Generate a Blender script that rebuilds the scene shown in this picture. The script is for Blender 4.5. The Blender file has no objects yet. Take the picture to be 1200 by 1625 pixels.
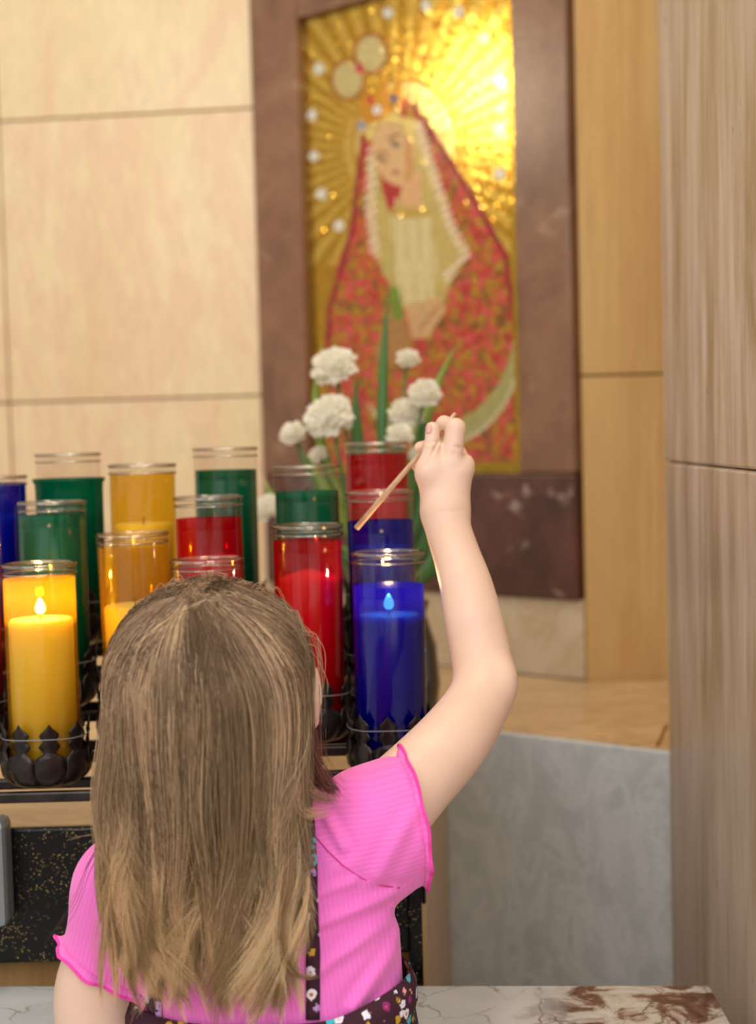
import bpy, bmesh, math, random
import numpy as np
from mathutils import Vector, Matrix, noise
from mathutils.bvhtree import BVHTree
random.seed(7); rng = np.random.default_rng(7)
D = bpy.data; C = bpy.context.scene.collection; SC = bpy.context.scene
R = math.radians

# ------------------------------------------------------------------ camera
F_PX = 2257.0; CX, CY = 600.0, 812.5
CAM = Vector((0, 0, 1.25)); PITCH, ROLL = R(2.85), R(-1.5)
cam = D.cameras.new('camera'); camo = D.objects.new('camera', cam); C.objects.link(camo)
cam.sensor_fit = 'VERTICAL'; cam.sensor_height = 36.0; cam.lens = 36.0 * F_PX / 1625.0
MR = Matrix.Rotation(R(90) - PITCH, 3, 'X') @ Matrix.Rotation(ROLL, 3, 'Z')
camo.location = CAM; camo.rotation_euler = MR.to_euler()
cam.clip_start = 0.05; cam.clip_end = 60
cam.dof.use_dof = True; cam.dof.focus_distance = 1.13; cam.dof.aperture_fstop = 4.2
SC.camera = camo
# ------------------------------------------------------------------ world, lights, exposure
SC.view_settings.view_transform = 'Standard'; SC.view_settings.look = 'None'
SC.view_settings.gamma = 1.0; SC.view_settings.use_curve_mapping = False
SC.view_settings.exposure = 0.0
w = D.worlds.new('world'); SC.world = w; w.use_nodes = True
w.node_tree.nodes['Background'].inputs[0].default_value = (1.0, 0.95, 0.88, 1)
w.node_tree.nodes['Background'].inputs[1].default_value = 0.72
def area(name, loc, target, size, power, color, size_y=None):
    l = D.lights.new(name, 'AREA'); l.energy = power; l.color = color
    l.size = size
    if size_y: l.shape = 'RECTANGLE'; l.size_y = size_y
    o = D.objects.new(name, l); C.objects.link(o); o.location = loc
    o.rotation_euler = (Vector(target) - Vector(loc)).to_track_quat('-Z', 'Y').to_euler()
    return o
area('window_light', (-1.3, -1.9, 3.1), (0, 1.3, 1.0), 2.2, 52, (0.95, 0.97, 1.0))
area('ceiling_lamp_warm', (0.15, 1.0, 3.6), (0.0, 2.3, 1.0), 0.7, 26, (1.0, 0.84, 0.56))
area('niche_lamp', (-1.43, 1.908, 2.228), (0.1, 2.40, 1.6), 0.18, 0.46, (1.0, 0.88, 0.66)).data.spread = R(50)
area('side_fill', (0.75, -1.5, 2.3), (0.2, 1.7, 0.7), 1.2, 22, (0.92, 0.96, 1.0))  # added cool fill to brighten the grey ledge facing, no actual window

# ------------------------------------------------------------------ authoring helpers
def ray(px, py):
    return MR @ Vector(((px - CX) / F_PX, -(py - CY) / F_PX, -1.0))
def P(px, py, d):
    v = ray(px, py); return CAM + v * (d / v.y)
MRI = np.array(MR.transposed())
def proj(pts):
    q = (np.asarray(pts) - np.array(CAM)) @ MRI.T
    return CX + F_PX * q[:, 0] / -q[:, 2], CY - F_PX * q[:, 1] / -q[:, 2]
def on_plane(px, py, p0, n):
    v = ray(px, py); return CAM + v * ((Vector(p0) - CAM).dot(n) / v.dot(n))
def on_z(px, py, z):
    v = ray(px, py); return CAM + v * ((z - CAM.z) / v.z)

def link(name, me, mat=None, parent=None, smooth=False):
    o = D.objects.new(name, me); C.objects.link(o)
    if mat: me.materials.append(mat)
    if parent is not None: o.parent = parent
    if smooth:
        for p in me.polygons: p.use_smooth = True
    return o
def obj(name, bm, mat=None, parent=None, smooth=False):
    me = D.meshes.new(name); bm.to_mesh(me); bm.free()
    return link(name, me, mat, parent, smooth)
def pyobj(name, verts, faces, mat=None, parent=None, smooth=False):
    me = D.meshes.new(name); me.from_pydata([tuple(v) for v in verts], [], faces); me.update()
    return link(name, me, mat, parent, smooth)
def tag(o, label, cat, group=None, kind=None):
    o['label'] = label; o['category'] = cat
    if group: o['group'] = group
    if kind: o['kind'] = kind
    return o
def empty(name, loc, label, cat, group=None, rot=(0, 0, 0)):
    o = D.objects.new(name, None); C.objects.link(o); o.location = loc; o.rotation_euler = rot
    o.empty_display_size = 0.05
    return tag(o, label, cat, group)
def copy_tree(o, parent=None):
    c = o.copy(); C.objects.link(c)
    if parent is not None: c.parent = parent
    for ch in list(o.children): copy_tree(ch, c)
    return c
def bm_box(bm, x0, x1, y0, y1, z0, z1, M=None, bev=0.0):
    vs = [bm.verts.new((x, y, z)) for x in (x0, x1) for y in (y0, y1) for z in (z0, z1)]
    fs = [(0, 1, 3, 2), (4, 6, 7, 5), (0, 4, 5, 1), (2, 3, 7, 6), (0, 2, 6, 4), (1, 5, 7, 3)]
    faces = [bm.faces.new([vs[i] for i in f]) for f in fs]
    if bev > 0:
        es = list({e for f in faces for e in f.edges})
        r = bmesh.ops.bevel(bm, geom=es, offset=bev, segments=2, profile=0.5, affect='EDGES')
        vs = list({v for f in r['faces'] for v in f.verts} | {v for v in vs if v.is_valid})
    if M is not None: bmesh.ops.transform(bm, matrix=M, verts=vs)
    return bm
def box(name, x0, x1, y0, y1, z0, z1, mat, parent=None, M=None, bev=0.002):
    bm = bmesh.new(); bm_box(bm, x0, x1, y0, y1, z0, z1, M, bev)
    bmesh.ops.recalc_face_normals(bm, faces=bm.faces)
    return obj(name, bm, mat, parent)
def prism(name, poly, z0, z1, mat, parent=None, bev=0.0):
    bm = bmesh.new()
    a = [bm.verts.new((x, y, z0)) for x, y in poly]; b = [bm.verts.new((x, y, z1)) for x, y in poly]
    n = len(poly); bm.faces.new(a[::-1]); bm.faces.new(b)
    for i in range(n): bm.faces.new((a[i], a[(i + 1) % n], b[(i + 1) % n], b[i]))
    bmesh.ops.recalc_face_normals(bm, faces=bm.faces)
    if bev: bmesh.ops.bevel(bm, geom=list(bm.edges), offset=bev, segments=2, profile=0.5, affect='EDGES')
    return obj(name, bm, mat, parent)
def lathe_data(prof, n=40, closed=False):
    V = []; Fc = []; m = len(prof)
    for r, z in prof:
        for k in range(n):
            a = 2 * math.pi * k / n; V.append((r * math.cos(a), r * math.sin(a), z))
    rng_ = range(m) if closed else range(m - 1)
    for i in rng_:
        j = (i + 1) % m
        for k in range(n):
            l = (k + 1) % n; Fc.append((i * n + k, i * n + l, j * n + l, j * n + k))
    return V, Fc
def lathe(name, prof, mat, parent=None, n=40, closed=False):
    V, Fc = lathe_data(prof, n, closed); o = pyobj(name, V, Fc, mat, parent, True)
    bm = bmesh.new(); bm.from_mesh(o.data)
    bmesh.ops.remove_doubles(bm, verts=bm.verts, dist=1e-6); bmesh.ops.recalc_face_normals(bm, faces=bm.faces)
    bm.to_mesh(o.data); bm.free(); return o
def tube_data(pts, radii, n=10, cap=True):
    pts = [Vector(p) for p in pts]; V = []; Fc = []
    if not hasattr(radii, '__len__'): radii = [radii] * len(pts)
    up = None
    for i, p in enumerate(pts):
        t = (pts[min(i + 1, len(pts) - 1)] - pts[max(i - 1, 0)]).normalized()
        if up is None:
            up = Vector((0, 0, 1)) if abs(t.z) < 0.9 else Vector((1, 0, 0))
        a = (up - t * up.dot(t)).normalized(); up = a; b = t.cross(a)
        for k in range(n):
            q = 2 * math.pi * k / n; V.append(p + (a * math.cos(q) + b * math.sin(q)) * radii[i])
    for i in range(len(pts) - 1):
        for k in range(n):
            l = (k + 1) % n; Fc.append((i * n + k, i * n + l, (i + 1) * n + l, (i + 1) * n + k))
    if cap: Fc.append(tuple(range(n))[::-1]); Fc.append(tuple(range((len(pts) - 1) * n, len(pts) * n)))
    return V, Fc
def tube(name, pts, radii, mat, parent=None, n=10, cap=True):
    V, Fc = tube_data(pts, radii, n, cap); return pyobj(name, V, Fc, mat, parent, True)

# ------------------------------------------------------------------ materials
class NT:
    def __init__(s, name):
        s.m = D.materials.new(name); s.m.use_nodes = True; s.t = s.m.node_tree
        s.n = s.t.nodes; s.l = s.t.links; s.b = s.n.get('Principled BSDF'); s.out = s.n.get('Material Output')
    def new(s, typ, **kw):
        n = s.n.new('ShaderNode' + typ)
        for k, v in kw.items():
            if k.startswith('i_'): n.inputs[k[2:].replace('_', ' ')].default_value = v
            else: setattr(n, k, v)
        return n
    def link(s, a, b): s.l.new(a, b)
    def coords(s, scale=(1, 1, 1), rot=(0, 0, 0), src='Object'):
        tc = s.new('TexCoord'); mp = s.new('Mapping'); mp.inputs['Scale'].default_value = scale
        mp.inputs['Rotation'].default_value = rot; s.link(tc.outputs[src], mp.inputs[0]); return mp.outputs[0]
    def noise(s, vec, scale, detail=5, rough=0.55, dist=0.0):
        n = s.new('TexNoise'); n.inputs['Scale'].default_value = scale; n.inputs['Detail'].default_value = detail
        n.inputs['Roughness'].default_value = rough; n.inputs['Distortion'].default_value = dist
        s.link(vec, n.inputs['Vector']); return n.outputs['Fac']
    def ramp(s, fac, stops, interp='LINEAR'):
        r = s.new('ValToRGB'); r.color_ramp.interpolation = interp; e = r.color_ramp.elements
        while len(e) < len(stops): e.new(0.5)
        for el, (p, c) in zip(e, stops):
            el.position = p; el.color = (*c, 1) if len(c) == 3 else c
        s.link(fac, r.inputs[0]); return r.outputs[0]
    def mix(s, fac, a, b, blend='MIX'):
        m = s.new('MixRGB', blend_type=blend)
        for i, v in ((0, fac), (1, a), (2, b)):
            if hasattr(v, 'links') or hasattr(v, 'is_linked'): s.link(v, m.inputs[i])
            else: m.inputs[i].default_value = v if i == 0 else (*v, 1)
        return m.outputs[0]
    def bump(s, h, strength=0.2, dist=0.002):
        b = s.new('Bump'); b.inputs['Strength'].default_value = strength; b.inputs['Distance'].default_value = dist
        s.link(h, b.inputs['Height']); s.link(b.outputs[0], s.b.inputs['Normal'])
    def set(s, **kw):
        for k, v in kw.items():
            s.b.inputs[k.replace('_', ' ')].default_value = (*v, 1) if k.endswith('Color') else v
        return s
    def base(s, sock): s.link(sock, s.b.inputs['Base Color'])
def rgb(r, g, b):
    f = lambda c: (c / 255 / 12.92) if c <= 10 else ((c / 255 + 0.055) / 1.055) ** 2.4
    return (f(r), f(g), f(b))
def simple(name, col, rough=0.5, metal=0.0, **kw):
    t = NT(name); t.set(Base_Color=col, Roughness=rough, Metallic=metal, **kw); return t.m
BW = lambda v: (v, v, v)

def marble(name, c1, c2, vein, scale=2.0, rot=(0, R(35), 0), stretch=(1, 1, 0.35), rough=0.28, vein_amt=0.5, random_amt=0.12):
    t = NT(name); v = t.coords(stretch, rot)
    oi = t.new('ObjectInfo'); va = t.new('VectorMath', operation='ADD'); sc = t.new('VectorMath', operation='SCALE')
    cb = t.new('CombineXYZ'); t.link(oi.outputs['Random'], cb.inputs[0]); t.link(oi.outputs['Random'], cb.inputs[1])
    t.link(cb.outputs[0], sc.inputs[0]); sc.inputs['Scale'].default_value = 17.0
    t.link(v, va.inputs[0]); t.link(sc.outputs[0], va.inputs[1]); vec = va.outputs[0]
    a = t.ramp(t.noise(vec, scale * 1.6, 6, 0.6, 0.6), [(0.3, c1), (0.72, c2)])
    vn = t.ramp(t.noise(vec, scale * 2.2, 8, 0.62, 1.2), [(0.45, BW(0)), (0.53, BW(1)), (0.6, BW(0))])
    vm = t.new('Math', operation='MULTIPLY'); t.link(vn, vm.inputs[0]); vm.inputs[1].default_value = vein_amt
    c = t.mix(vm.outputs[0], a, vein)
    fine = t.ramp(t.noise(vec, scale * 40, 3), [(0.3, BW(1 - random_amt)), (0.7, BW(1.0))])
    c = t.mix(1.0, c, fine, 'MULTIPLY'); t.base(c); t.set(Roughness=rough)
    return t.m
M_CREAM = marble('cream_marble', rgb(238, 216, 176), rgb(226, 200, 152), rgb(226, 178, 146), 1.6, (0, R(40), 0), (1.6, 1, 0.45), 0.32, 0.45)
M_TAN = marble('tan_marble', rgb(214, 176, 116), rgb(198, 156, 100), rgb(182, 128, 78), 3.0, (0, R(4), 0), (2.2, 1, 0.12), 0.3, 0.35)
M_BEIGE = marble('beige_marble', rgb(210, 194, 168), rgb(196, 176, 146), rgb(170, 140, 90), 5.0, (0, R(30), 0), (1, 1, 0.8), 0.3, 0.4)
M_LEDGE = marble('ledge_tan_marble', rgb(222, 186, 138), rgb(206, 166, 118), rgb(120, 86, 50), 3.0, (0, 0, R(8)), (0.7, 2.2, 1), 0.24, 0.3)
M_GREY = marble('grey_marble', rgb(226, 231, 234), rgb(202, 208, 210), rgb(246, 249, 252), 7, (0, R(8), 0), (1, 1, 0.7), 0.14, 0.5)
def breccia(name, cols, blot, scale=7, rough=0.3):
    t = NT(name); v = t.coords((1, 1, 1))
    a = t.ramp(t.noise(v, scale, 8, 0.62, 0.5), [(0.28, cols[0]), (0.5, cols[1]), (0.72, cols[2])])
    b = t.ramp(t.noise(v, scale * 1.7, 5, 0.6, 0.8), [(0.62, BW(0)), (0.72, BW(1))])
    mm = t.new('Math', operation='MULTIPLY'); t.link(b, mm.inputs[0]); mm.inputs[1].default_value = 0.65
    c = t.mix(mm.outputs[0], a, blot); g = t.ramp(t.noise(v, 220, 3), [(0.3, BW(0.8)), (0.7, BW(1.05))])
    t.base(t.mix(1.0, c, g, 'MULTIPLY')); t.set(Roughness=rough); return t.m
M_ROSE = breccia('rose_brown_marble', [rgb(100, 64, 42), rgb(132, 92, 64), rgb(150, 112, 80)], rgb(184, 156, 122))
M_DARKROSE = breccia('dark_brown_marble', [rgb(62, 30, 18), rgb(86, 46, 32), rgb(110, 66, 50)], rgb(186, 164, 150), 11)
def slab_mat():
    t = NT('veined_slab_marble'); v = t.coords((1, 1, 1))
    vo = t.new('TexVoronoi', feature='DISTANCE_TO_EDGE'); vo.inputs['Scale'].default_value = 17
    w1 = t.new('VectorMath', operation='ADD'); nz = t.new('TexNoise'); nz.inputs['Scale'].default_value = 14; nz.inputs['Detail'].default_value = 6
    sc = t.new('VectorMath', operation='SCALE'); sc.inputs['Scale'].default_value = 0.09
    t.link(v, nz.inputs['Vector']); t.link(nz.outputs['Color'], sc.inputs[0]); t.link(v, w1.inputs[0]); t.link(sc.outputs[0], w1.inputs[1])
    t.link(w1.outputs[0], vo.inputs['Vector'])
    vein = t.ramp(vo.outputs['Distance'], [(0.0, BW(0.9)), (0.028, BW(0))])
    vein = t.mix(1.0, vein, t.ramp(t.noise(v, 20, 4), [(0.38, BW(0.1)), (0.6, BW(1))]), 'MULTIPLY')
    base = t.ramp(t.noise(v, 9, 6), [(0.35, rgb(184, 188, 188)), (0.65, rgb(208, 211, 212))])
    light = t.mix(vein, base, rgb(128, 116, 96))
    br = t.ramp(t.noise(v, 26, 7, 0.65, 0.8), [(0.34, rgb(74, 46, 36)), (0.45, rgb(116, 84, 70)), (0.52, rgb(182, 170, 160)), (0.66, rgb(206, 202, 196))])
    brown = t.mix(vein, br, rgb(88, 62, 48))
    sx = t.new('SeparateXYZ'); t.link(v, sx.inputs[0])
    nn = t.noise(v, 10, 4); ad = t.new('Math', operation='MULTIPLY_ADD'); t.link(nn, ad.inputs[0]); ad.inputs[1].default_value = 0.16; t.link(sx.outputs[0], ad.inputs[2])
    fac = t.ramp(ad.outputs[0], [(0.165, BW(0)), (0.215, BW(1))])
    t.base(t.mix(fac, light, brown)); t.set(Roughness=0.18); return t.m
M_SLAB = slab_mat()
def travertine():
    t = NT('striped_travertine'); v = t.coords((1, 0.2, 0.03))
    n1 = t.noise(v, 30, 6, 0.6, 0.2); n2 = t.noise(v, 90, 4, 0.6)
    c = t.ramp(n1, [(0.30, rgb(146, 118, 84)), (0.42, rgb(190, 166, 136)), (0.50, rgb(216, 196, 174)), (0.57, rgb(174, 146, 108)), (0.66, rgb(232, 218, 206)), (0.74, rgb(190, 166, 136))])
    c = t.mix(0.35, c, t.ramp(n2, [(0.36, rgb(158, 132, 100)), (0.64, rgb(232, 218, 204))]))
    p = t.new('TexVoronoi'); p.inputs['Scale'].default_value = 70; t.link(t.coords((1, 0.35, 0.35)), p.inputs['Vector'])
    pit = t.ramp(p.outputs['Distance'], [(0.08, BW(1)), (0.13, BW(0))])
    pm = t.ramp(t.noise(t.coords((1, 1, 0.3)), 60, 3), [(0.55, BW(0)), (0.62, BW(0.75))]); pit = t.mix(1.0, pit, pm, 'MULTIPLY')
    c = t.mix(pit, c, rgb(120, 112, 104)); t.base(c); t.set(Roughness=0.34); t.b.inputs['Specular IOR Level'].default_value = 0.12
    t.bump(pit, -0.25, 0.001); return t.m
M_TRAV = travertine()
def speckle():
    t = NT('gold_speckled_black_enamel'); v = t.coords()
    vo = t.new('TexVoronoi'); vo.inputs['Scale'].default_value = 330; t.link(v, vo.inputs['Vector'])
    sp = t.ramp(vo.outputs['Distance'], [(0.20, BW(1)), (0.32, BW(0))])
    k = t.ramp(t.noise(v, 55, 5, 0.65), [(0.44, BW(0)), (0.62, BW(1))]); f = t.mix(1.0, sp, k, 'MULTIPLY')
    t.base(t.mix(f, rgb(9, 9, 10), rgb(165, 140, 80))); t.set(Roughness=0.33); t.b.inputs['Specular IOR Level'].default_value = 0.25; t.bump(vo.outputs['Distance'], 0.25, 0.0008); return t.m
M_SPECK = speckle()
def iron():
    t = NT('black_wrought_iron'); v = t.coords()
    t.base(t.ramp(t.noise(v, 60, 5), [(0.3, rgb(28, 24, 23)), (0.7, rgb(62, 52, 48))])); t.set(Roughness=0.30, Metallic=0.6)
    t.bump(t.noise(v, 160, 4), 0.35, 0.0006); return t.m
M_IRON = iron()
def floor_mat():
    t = NT('floor_stone'); v = t.coords(); t.base(t.ramp(t.noise(v, 5, 6), [(0.3, rgb(150, 132, 110)), (0.7, rgb(182, 164, 140))])); t.set(Roughness=0.35); return t.m
M_FLOOR = floor_mat()
M_BACK = simple('mortar', rgb(150, 126, 92), 0.8)

# glass and candles
def clear_glass():
    t = NT('clear_candle_glass'); n = t.n; n.remove(t.b)
    tr = t.new('BsdfTransparent'); tr.inputs[0].default_value = (0.93, 0.91, 0.88, 1)
    gl = t.new('BsdfGlossy'); gl.inputs['Roughness'].default_value = 0.06; gl.inputs[0].default_value = (1, 1, 1, 1)
    lw = t.new('LayerWeight'); lw.inputs[0].default_value = 0.35
    rp = t.ramp(lw.outputs['Facing'], [(0.0, BW(0.03)), (0.7, BW(0.09)), (1.0, BW(0.65))])
    mx = t.new('MixShader'); t.link(rp, mx.inputs[0]); t.link(tr.outputs[0], mx.inputs[1]); t.link(gl.outputs[0], mx.inputs[2])
    t.link(mx.outputs[0], t.out.inputs[0]); return t.m
M_GLASS = clear_glass()
def rim_glass():
    t = NT('thick_rim_glass'); t.n.remove(t.b)
    tr = t.new('BsdfTransparent'); gl = t.new('BsdfGlossy'); gl.inputs['Roughness'].default_value = 0.08; gl.inputs[0].default_value = (0.9, 0.86, 0.8, 1)
    lw = t.new('LayerWeight'); lw.inputs[0].default_value = 0.5
    t.link(t.ramp(lw.outputs['Facing'], [(0.0, (0.97, 0.96, 0.94)), (0.6, (0.75, 0.70, 0.64)), (1.0, (0.40, 0.35, 0.30))]), tr.inputs[0])
    mx = t.new('MixShader'); t.link(t.ramp(lw.outputs['Facing'], [(0.0, BW(0.12)), (1.0, BW(0.45))]), mx.inputs[0]); t.link(tr.outputs[0], mx.inputs[1]); t.link(gl.outputs[0], mx.inputs[2])
    t.link(mx.outputs[0], t.out.inputs[0]); return t.m
M_RIM = rim_glass()
def liner(name, col, tcol, opacity):
    t = NT(name)
    t.set(Base_Color=col, Roughness=0.18); t.b.inputs['Specular IOR Level'].default_value = 0.3
    tl = t.new('BsdfTranslucent'); tl.inputs[0].default_value = (*col, 1)
    a = t.new('MixShader'); a.inputs[0].default_value = 0.5; t.link(t.b.outputs[0], a.inputs[1]); t.link(tl.outputs[0], a.inputs[2])
    tr = t.new('BsdfTransparent'); tr.inputs[0].default_value = (*tcol, 1)
    b = t.new('MixShader'); b.inputs[0].default_value = opacity; t.link(tr.outputs[0], b.inputs[1]); t.link(a.outputs[0], b.inputs[2])
    t.link(b.outputs[0], t.out.inputs[0]); return t.m
LINER = {
    'amber': liner('amber_liner', rgb(218, 164, 26), (1.0, 0.84, 0.22), 0.30),
    'blue': liner('blue_liner', rgb(12, 6, 158), (0.006, 0.06, 0.70), 0.58),
    'green': liner('green_liner', rgb(0, 104, 72), (0.005, 0.30, 0.17), 0.88),
    'red': liner('red_liner', rgb(196, 6, 22), (0.86, 0.02, 0.03), 0.45),
    'pink': liner('pale_pink_liner', rgb(214, 150, 140), (0.95, 0.72, 0.66), 0.35)}
M_WAX = simple('white_wax', rgb(246, 238, 222), 0.45, Subsurface_Weight=0.6, Subsurface_Radius=(0.02, 0.014, 0.008), Subsurface_Scale=1.0)
M_WICK = simple('burnt_wick', rgb(40, 30, 24), 0.9)
def flame_mat():
    t = NT('candle_flame'); t.set(Base_Color=(1, 0.8, 0.4), Emission_Color=(1.0, 0.66, 0.26), Emission_Strength=28.0); return t.m
M_FLAME = flame_mat()

# skin, cloth, hair
def skin_mat():
    t = NT('skin'); v = t.coords()
    c = t.ramp(t.noise(v, 16, 4), [(0.3, rgb(229, 190, 166)), (0.7, rgb(237, 202, 181))])
    t.base(c); t.set(Roughness=0.48, Subsurface_Weight=0.25, Subsurface_Radius=(0.012, 0.005, 0.003), Subsurface_Scale=0.6)
    t.bump(t.noise(v, 700, 2), 0.06, 0.0004); return t.m
M_SKIN = skin_mat()
M_PINKSKIN = simple('fingernail', rgb(236, 178, 172), 0.3)
def shirt_mat():
    t = NT('pink_rib_knit'); v = t.coords((1, 1, 1))
    at = t.new('Attribute'); at.attribute_name = 'rib'
    sn = t.new('Math', operation='SINE'); t.link(at.outputs['Fac'], sn.inputs[0])
    nz = t.noise(v, 300, 3); ad = t.new('Math', operation='MULTIPLY_ADD'); t.link(nz, ad.inputs[0]); ad.inputs[1].default_value = 0.6; t.link(sn.outputs[0], ad.inputs[2])
    rc = t.ramp(sn.outputs[0], [(0.0, rgb(249, 118, 204)), (0.6, rgb(252, 125, 211))])
    t.base(rc); t.set(Roughness=0.85, Sheen_Weight=0.25); t.b.inputs['Specular IOR Level'].default_value = 0.2
    t.bump(ad.outputs[0], 0.13, 0.0005); return t.m
M_SHIRT = shirt_mat()
M_HEM = simple('pink_hem_thread', rgb(250, 72, 178), 0.8)
M_SEAM = simple('pink_seam', rgb(222, 66, 150), 0.85)
def floral():
    t = NT('floral_print'); v = t.coords(); 
    vo = t.new('TexVoronoi'); vo.inputs['Scale'].default_value = 105; vo.inputs['Randomness'].default_value = 0.8; t.link(v, vo.inputs['Vector'])
    nz = t.noise(v, 420, 2); d = t.new('Math', operation='MULTIPLY_ADD'); t.link(nz, d.inputs[0]); d.inputs[1].default_value = 0.5; t.link(vo.outputs['Distance'], d.inputs[2])
    m = t.ramp(d.outputs[0], [(0.60, BW(1)), (0.66, BW(0))])
    sx = t.new('SeparateXYZ'); t.link(vo.outputs['Color'], sx.inputs[0])
    c = t.ramp(sx.outputs[0], [(0.0, rgb(236, 226, 236)), (0.2, rgb(236, 160, 150)), (0.36, rgb(206, 158, 44)), (0.52, rgb(60, 190, 210)), (0.66, rgb(196, 150, 206)), (0.8, rgb(150, 30, 110)), (0.9, rgb(246, 240, 244))], 'CONSTANT')
    ctr = t.ramp(vo.outputs['Distance'], [(0.12, BW(1)), (0.18, BW(0))])
    c = t.mix(ctr, c, rgb(180, 110, 40))
    t.base(t.mix(m, rgb(58, 16, 34), c)); t.set(Roughness=0.85); return t.m
M_FLORAL = floral()
def hair_mat():
    t = NT('blond_hair'); at = t.new('Attribute'); at.attribute_name = 'Col'
    t.base(at.outputs['Color']); t.set(Roughness=0.38); t.b.inputs['Specular IOR Level'].default_value = 0.22
    tl = t.new('BsdfTranslucent'); t.link(at.outputs['Color'], tl.inputs[0])
    mx = t.new('MixShader'); mx.inputs[0].default_value = 0.28; t.link(t.b.outputs[0], mx.inputs[1]); t.link(tl.outputs[0], mx.inputs[2])
    t.link(mx.outputs[0], t.out.inputs[0]); return t.m
M_HAIR = hair_mat()
M_HAIRCAP = simple('hair_under_layer', rgb(128, 104, 76), 0.7)
def wood():
    t = NT('pale_taper_wood'); v = t.coords((1, 1, 1)); t.base(t.ramp(t.noise(v, 120, 4), [(0.3, rgb(184, 142, 108)), (0.7, rgb(214, 180, 146))])); t.set(Roughness=0.55); return t.m
M_WOOD = wood()
M_STEELG = simple('grey_metal', rgb(150, 158, 160), 0.35, 0.5)
def petal():
    t = NT('white_petal'); t.set(Base_Color=rgb(254, 250, 238), Roughness=0.7); tl = t.new('BsdfTranslucent'); tl.inputs[0].default_value = (*rgb(254, 250, 236), 1)
    mx = t.new('MixShader'); mx.inputs[0].default_value = 0.5; t.link(t.b.outputs[0], mx.inputs[1]); t.link(tl.outputs[0], mx.inputs[2]); t.link(mx.outputs[0], t.out.inputs[0]); return t.m
M_PETAL = petal()
M_LEAF = simple('leaf_green', rgb(66, 112, 46), 0.45)
M_LEAF2 = simple('leaf_yellow_green', rgb(128, 150, 52), 0.45)
M_STEM = simple('stem_green', rgb(84, 116, 58), 0.5)
M_VASE = simple('dark_vase_glaze', rgb(34, 26, 22), 0.2)

# ================================================================== STRUCTURE
# plan: left wall nearly frontal, 40-degree mosaic wall, narrow frontal wall, pillar to the right
A2 = Vector((-0.209, 2.70)); B2 = Vector((0.323, 2.25))
def frame_M(origin2, dir2):            # local x along the wall, local -y out of it towards the room, z up
    d = Vector((dir2[0], dir2[1])).normalized()
    return Matrix(((d.x, -d.y, 0, origin2[0]), (d.y, d.x, 0, origin2[1]), (0, 0, 1, 0), (0, 0, 0, 1)))
ZTOP = 3.4
box('floor', -2.2, 1.6, -1.0, 3.4, -0.05, 0.0, M_FLOOR, bev=0)['kind'] = 'structure'
# left wall: panels of cream marble
dirL = Vector((1.0, -0.114)).normalized(); ML = frame_M(A2, dirL)
nL = Vector((-dirL.y, dirL.x, 0)) * -1; p0L = Vector((A2.x, A2.y, 0))
zj1 = on_plane(200, 182, p0L, nL).z; zj2 = on_plane(200, 634, p0L, nL).z; hblk = zj1 - zj2
xj = (on_plane(9, 500, p0L, nL).to_2d() - A2).dot(dirL)
wl = box('wall_left', -1.9, 0.06, 0.034, 0.10, 0.0, ZTOP, M_BACK, M=ML, bev=0); wl['kind'] = 'structure'
zs = [0.0, zj2 - hblk, zj2, zj1, zj1 + hblk, zj1 + 2 * hblk, ZTOP]
zs = sorted(set(round(z, 4) for z in zs if 0 <= z <= ZTOP)); 
for i in range(len(zs) - 1):
    xs_ = [-1.9, xj - 0.62, xj, 0.0]
    for j in range(3):
        g = 0.0016
        if zs[i + 1] - zs[i] > 0.02:
            box('stone_panel', xs_[j] + g, xs_[j + 1] - g, 0.0 + random.uniform(0, 0.002), 0.034, zs[i] + g, zs[i + 1] - g, M_CREAM, wl, ML, 0.002)
# mosaic wall
dirM = (B2 - A2).normalized(); MM = frame_M(A2, dirM); LM = (B2 - A2).length
nM = Vector((dirM.y, -dirM.x, 0)); p0M = Vector((A2.x, A2.y, 0))
MMi = MM.inverted()
def uv_on_mosaic(px, py):
    q = MMi @ on_plane(px, py, p0M, nM); return q.x, q.z
u0, vt = uv_on_mosaic(474, 33); _, _ = 0, 0
ub, vb = uv_on_mosaic(831, 739); u1 = (ub + uv_on_mosaic(818, 60)[0]) / 2; u0 = (u0 + uv_on_mosaic(497, 640)[0]) / 2
_, zdark = uv_on_mosaic(850, 947)
wb = box('wall_back', 0.0, LM, 0.03, 0.10, 0.0, ZTOP, M_BACK, M=MM, bev=0); wb['kind'] = 'structure'
box('stone_panel', 0.001, LM - 0.001, 0.0, 0.03, 0.86, zdark - 0.002, M_BEIGE, wb, MM)
box('stone_panel', 0.001, LM - 0.001, -0.006, 0.03, vt + 0.16 + 0.001, ZTOP, M_CREAM, wb, MM)
mosaic = empty('mosaic_picture', (0, 0, 0), 'gold mosaic of a veiled figure in red mantle, framed in brown marble', 'mosaic')
fr0, fr1 = 0.001, LM - 0.006
box('frame_slab', fr0, u0, -0.012, 0.03, vb - 0.012, vt + 0.16, M_ROSE, mosaic, MM, 0.003)
box('frame_slab', u1, fr1, -0.012, 0.03, vb - 0.012, vt + 0.16, M_ROSE, mosaic, MM, 0.003)
box('frame_slab', u0 + 0.001, u1 - 0.001, -0.012, 0.03, vt, vt + 0.16, M_ROSE, mosaic, MM, 0.003)
dk = box('frame_slab', fr0, fr1, -0.010, 0.03, zdark, vb - 0.0135, M_DARKROSE, mosaic, MM, 0.003); dk['label'] = 'dark reddish brown slab'
box('backing', u0, u1, 0.008, 0.03, vb - 0.012, vt, simple('dark_grout', rgb(70, 50, 20), 0.8), mosaic, MM, 0)
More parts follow.
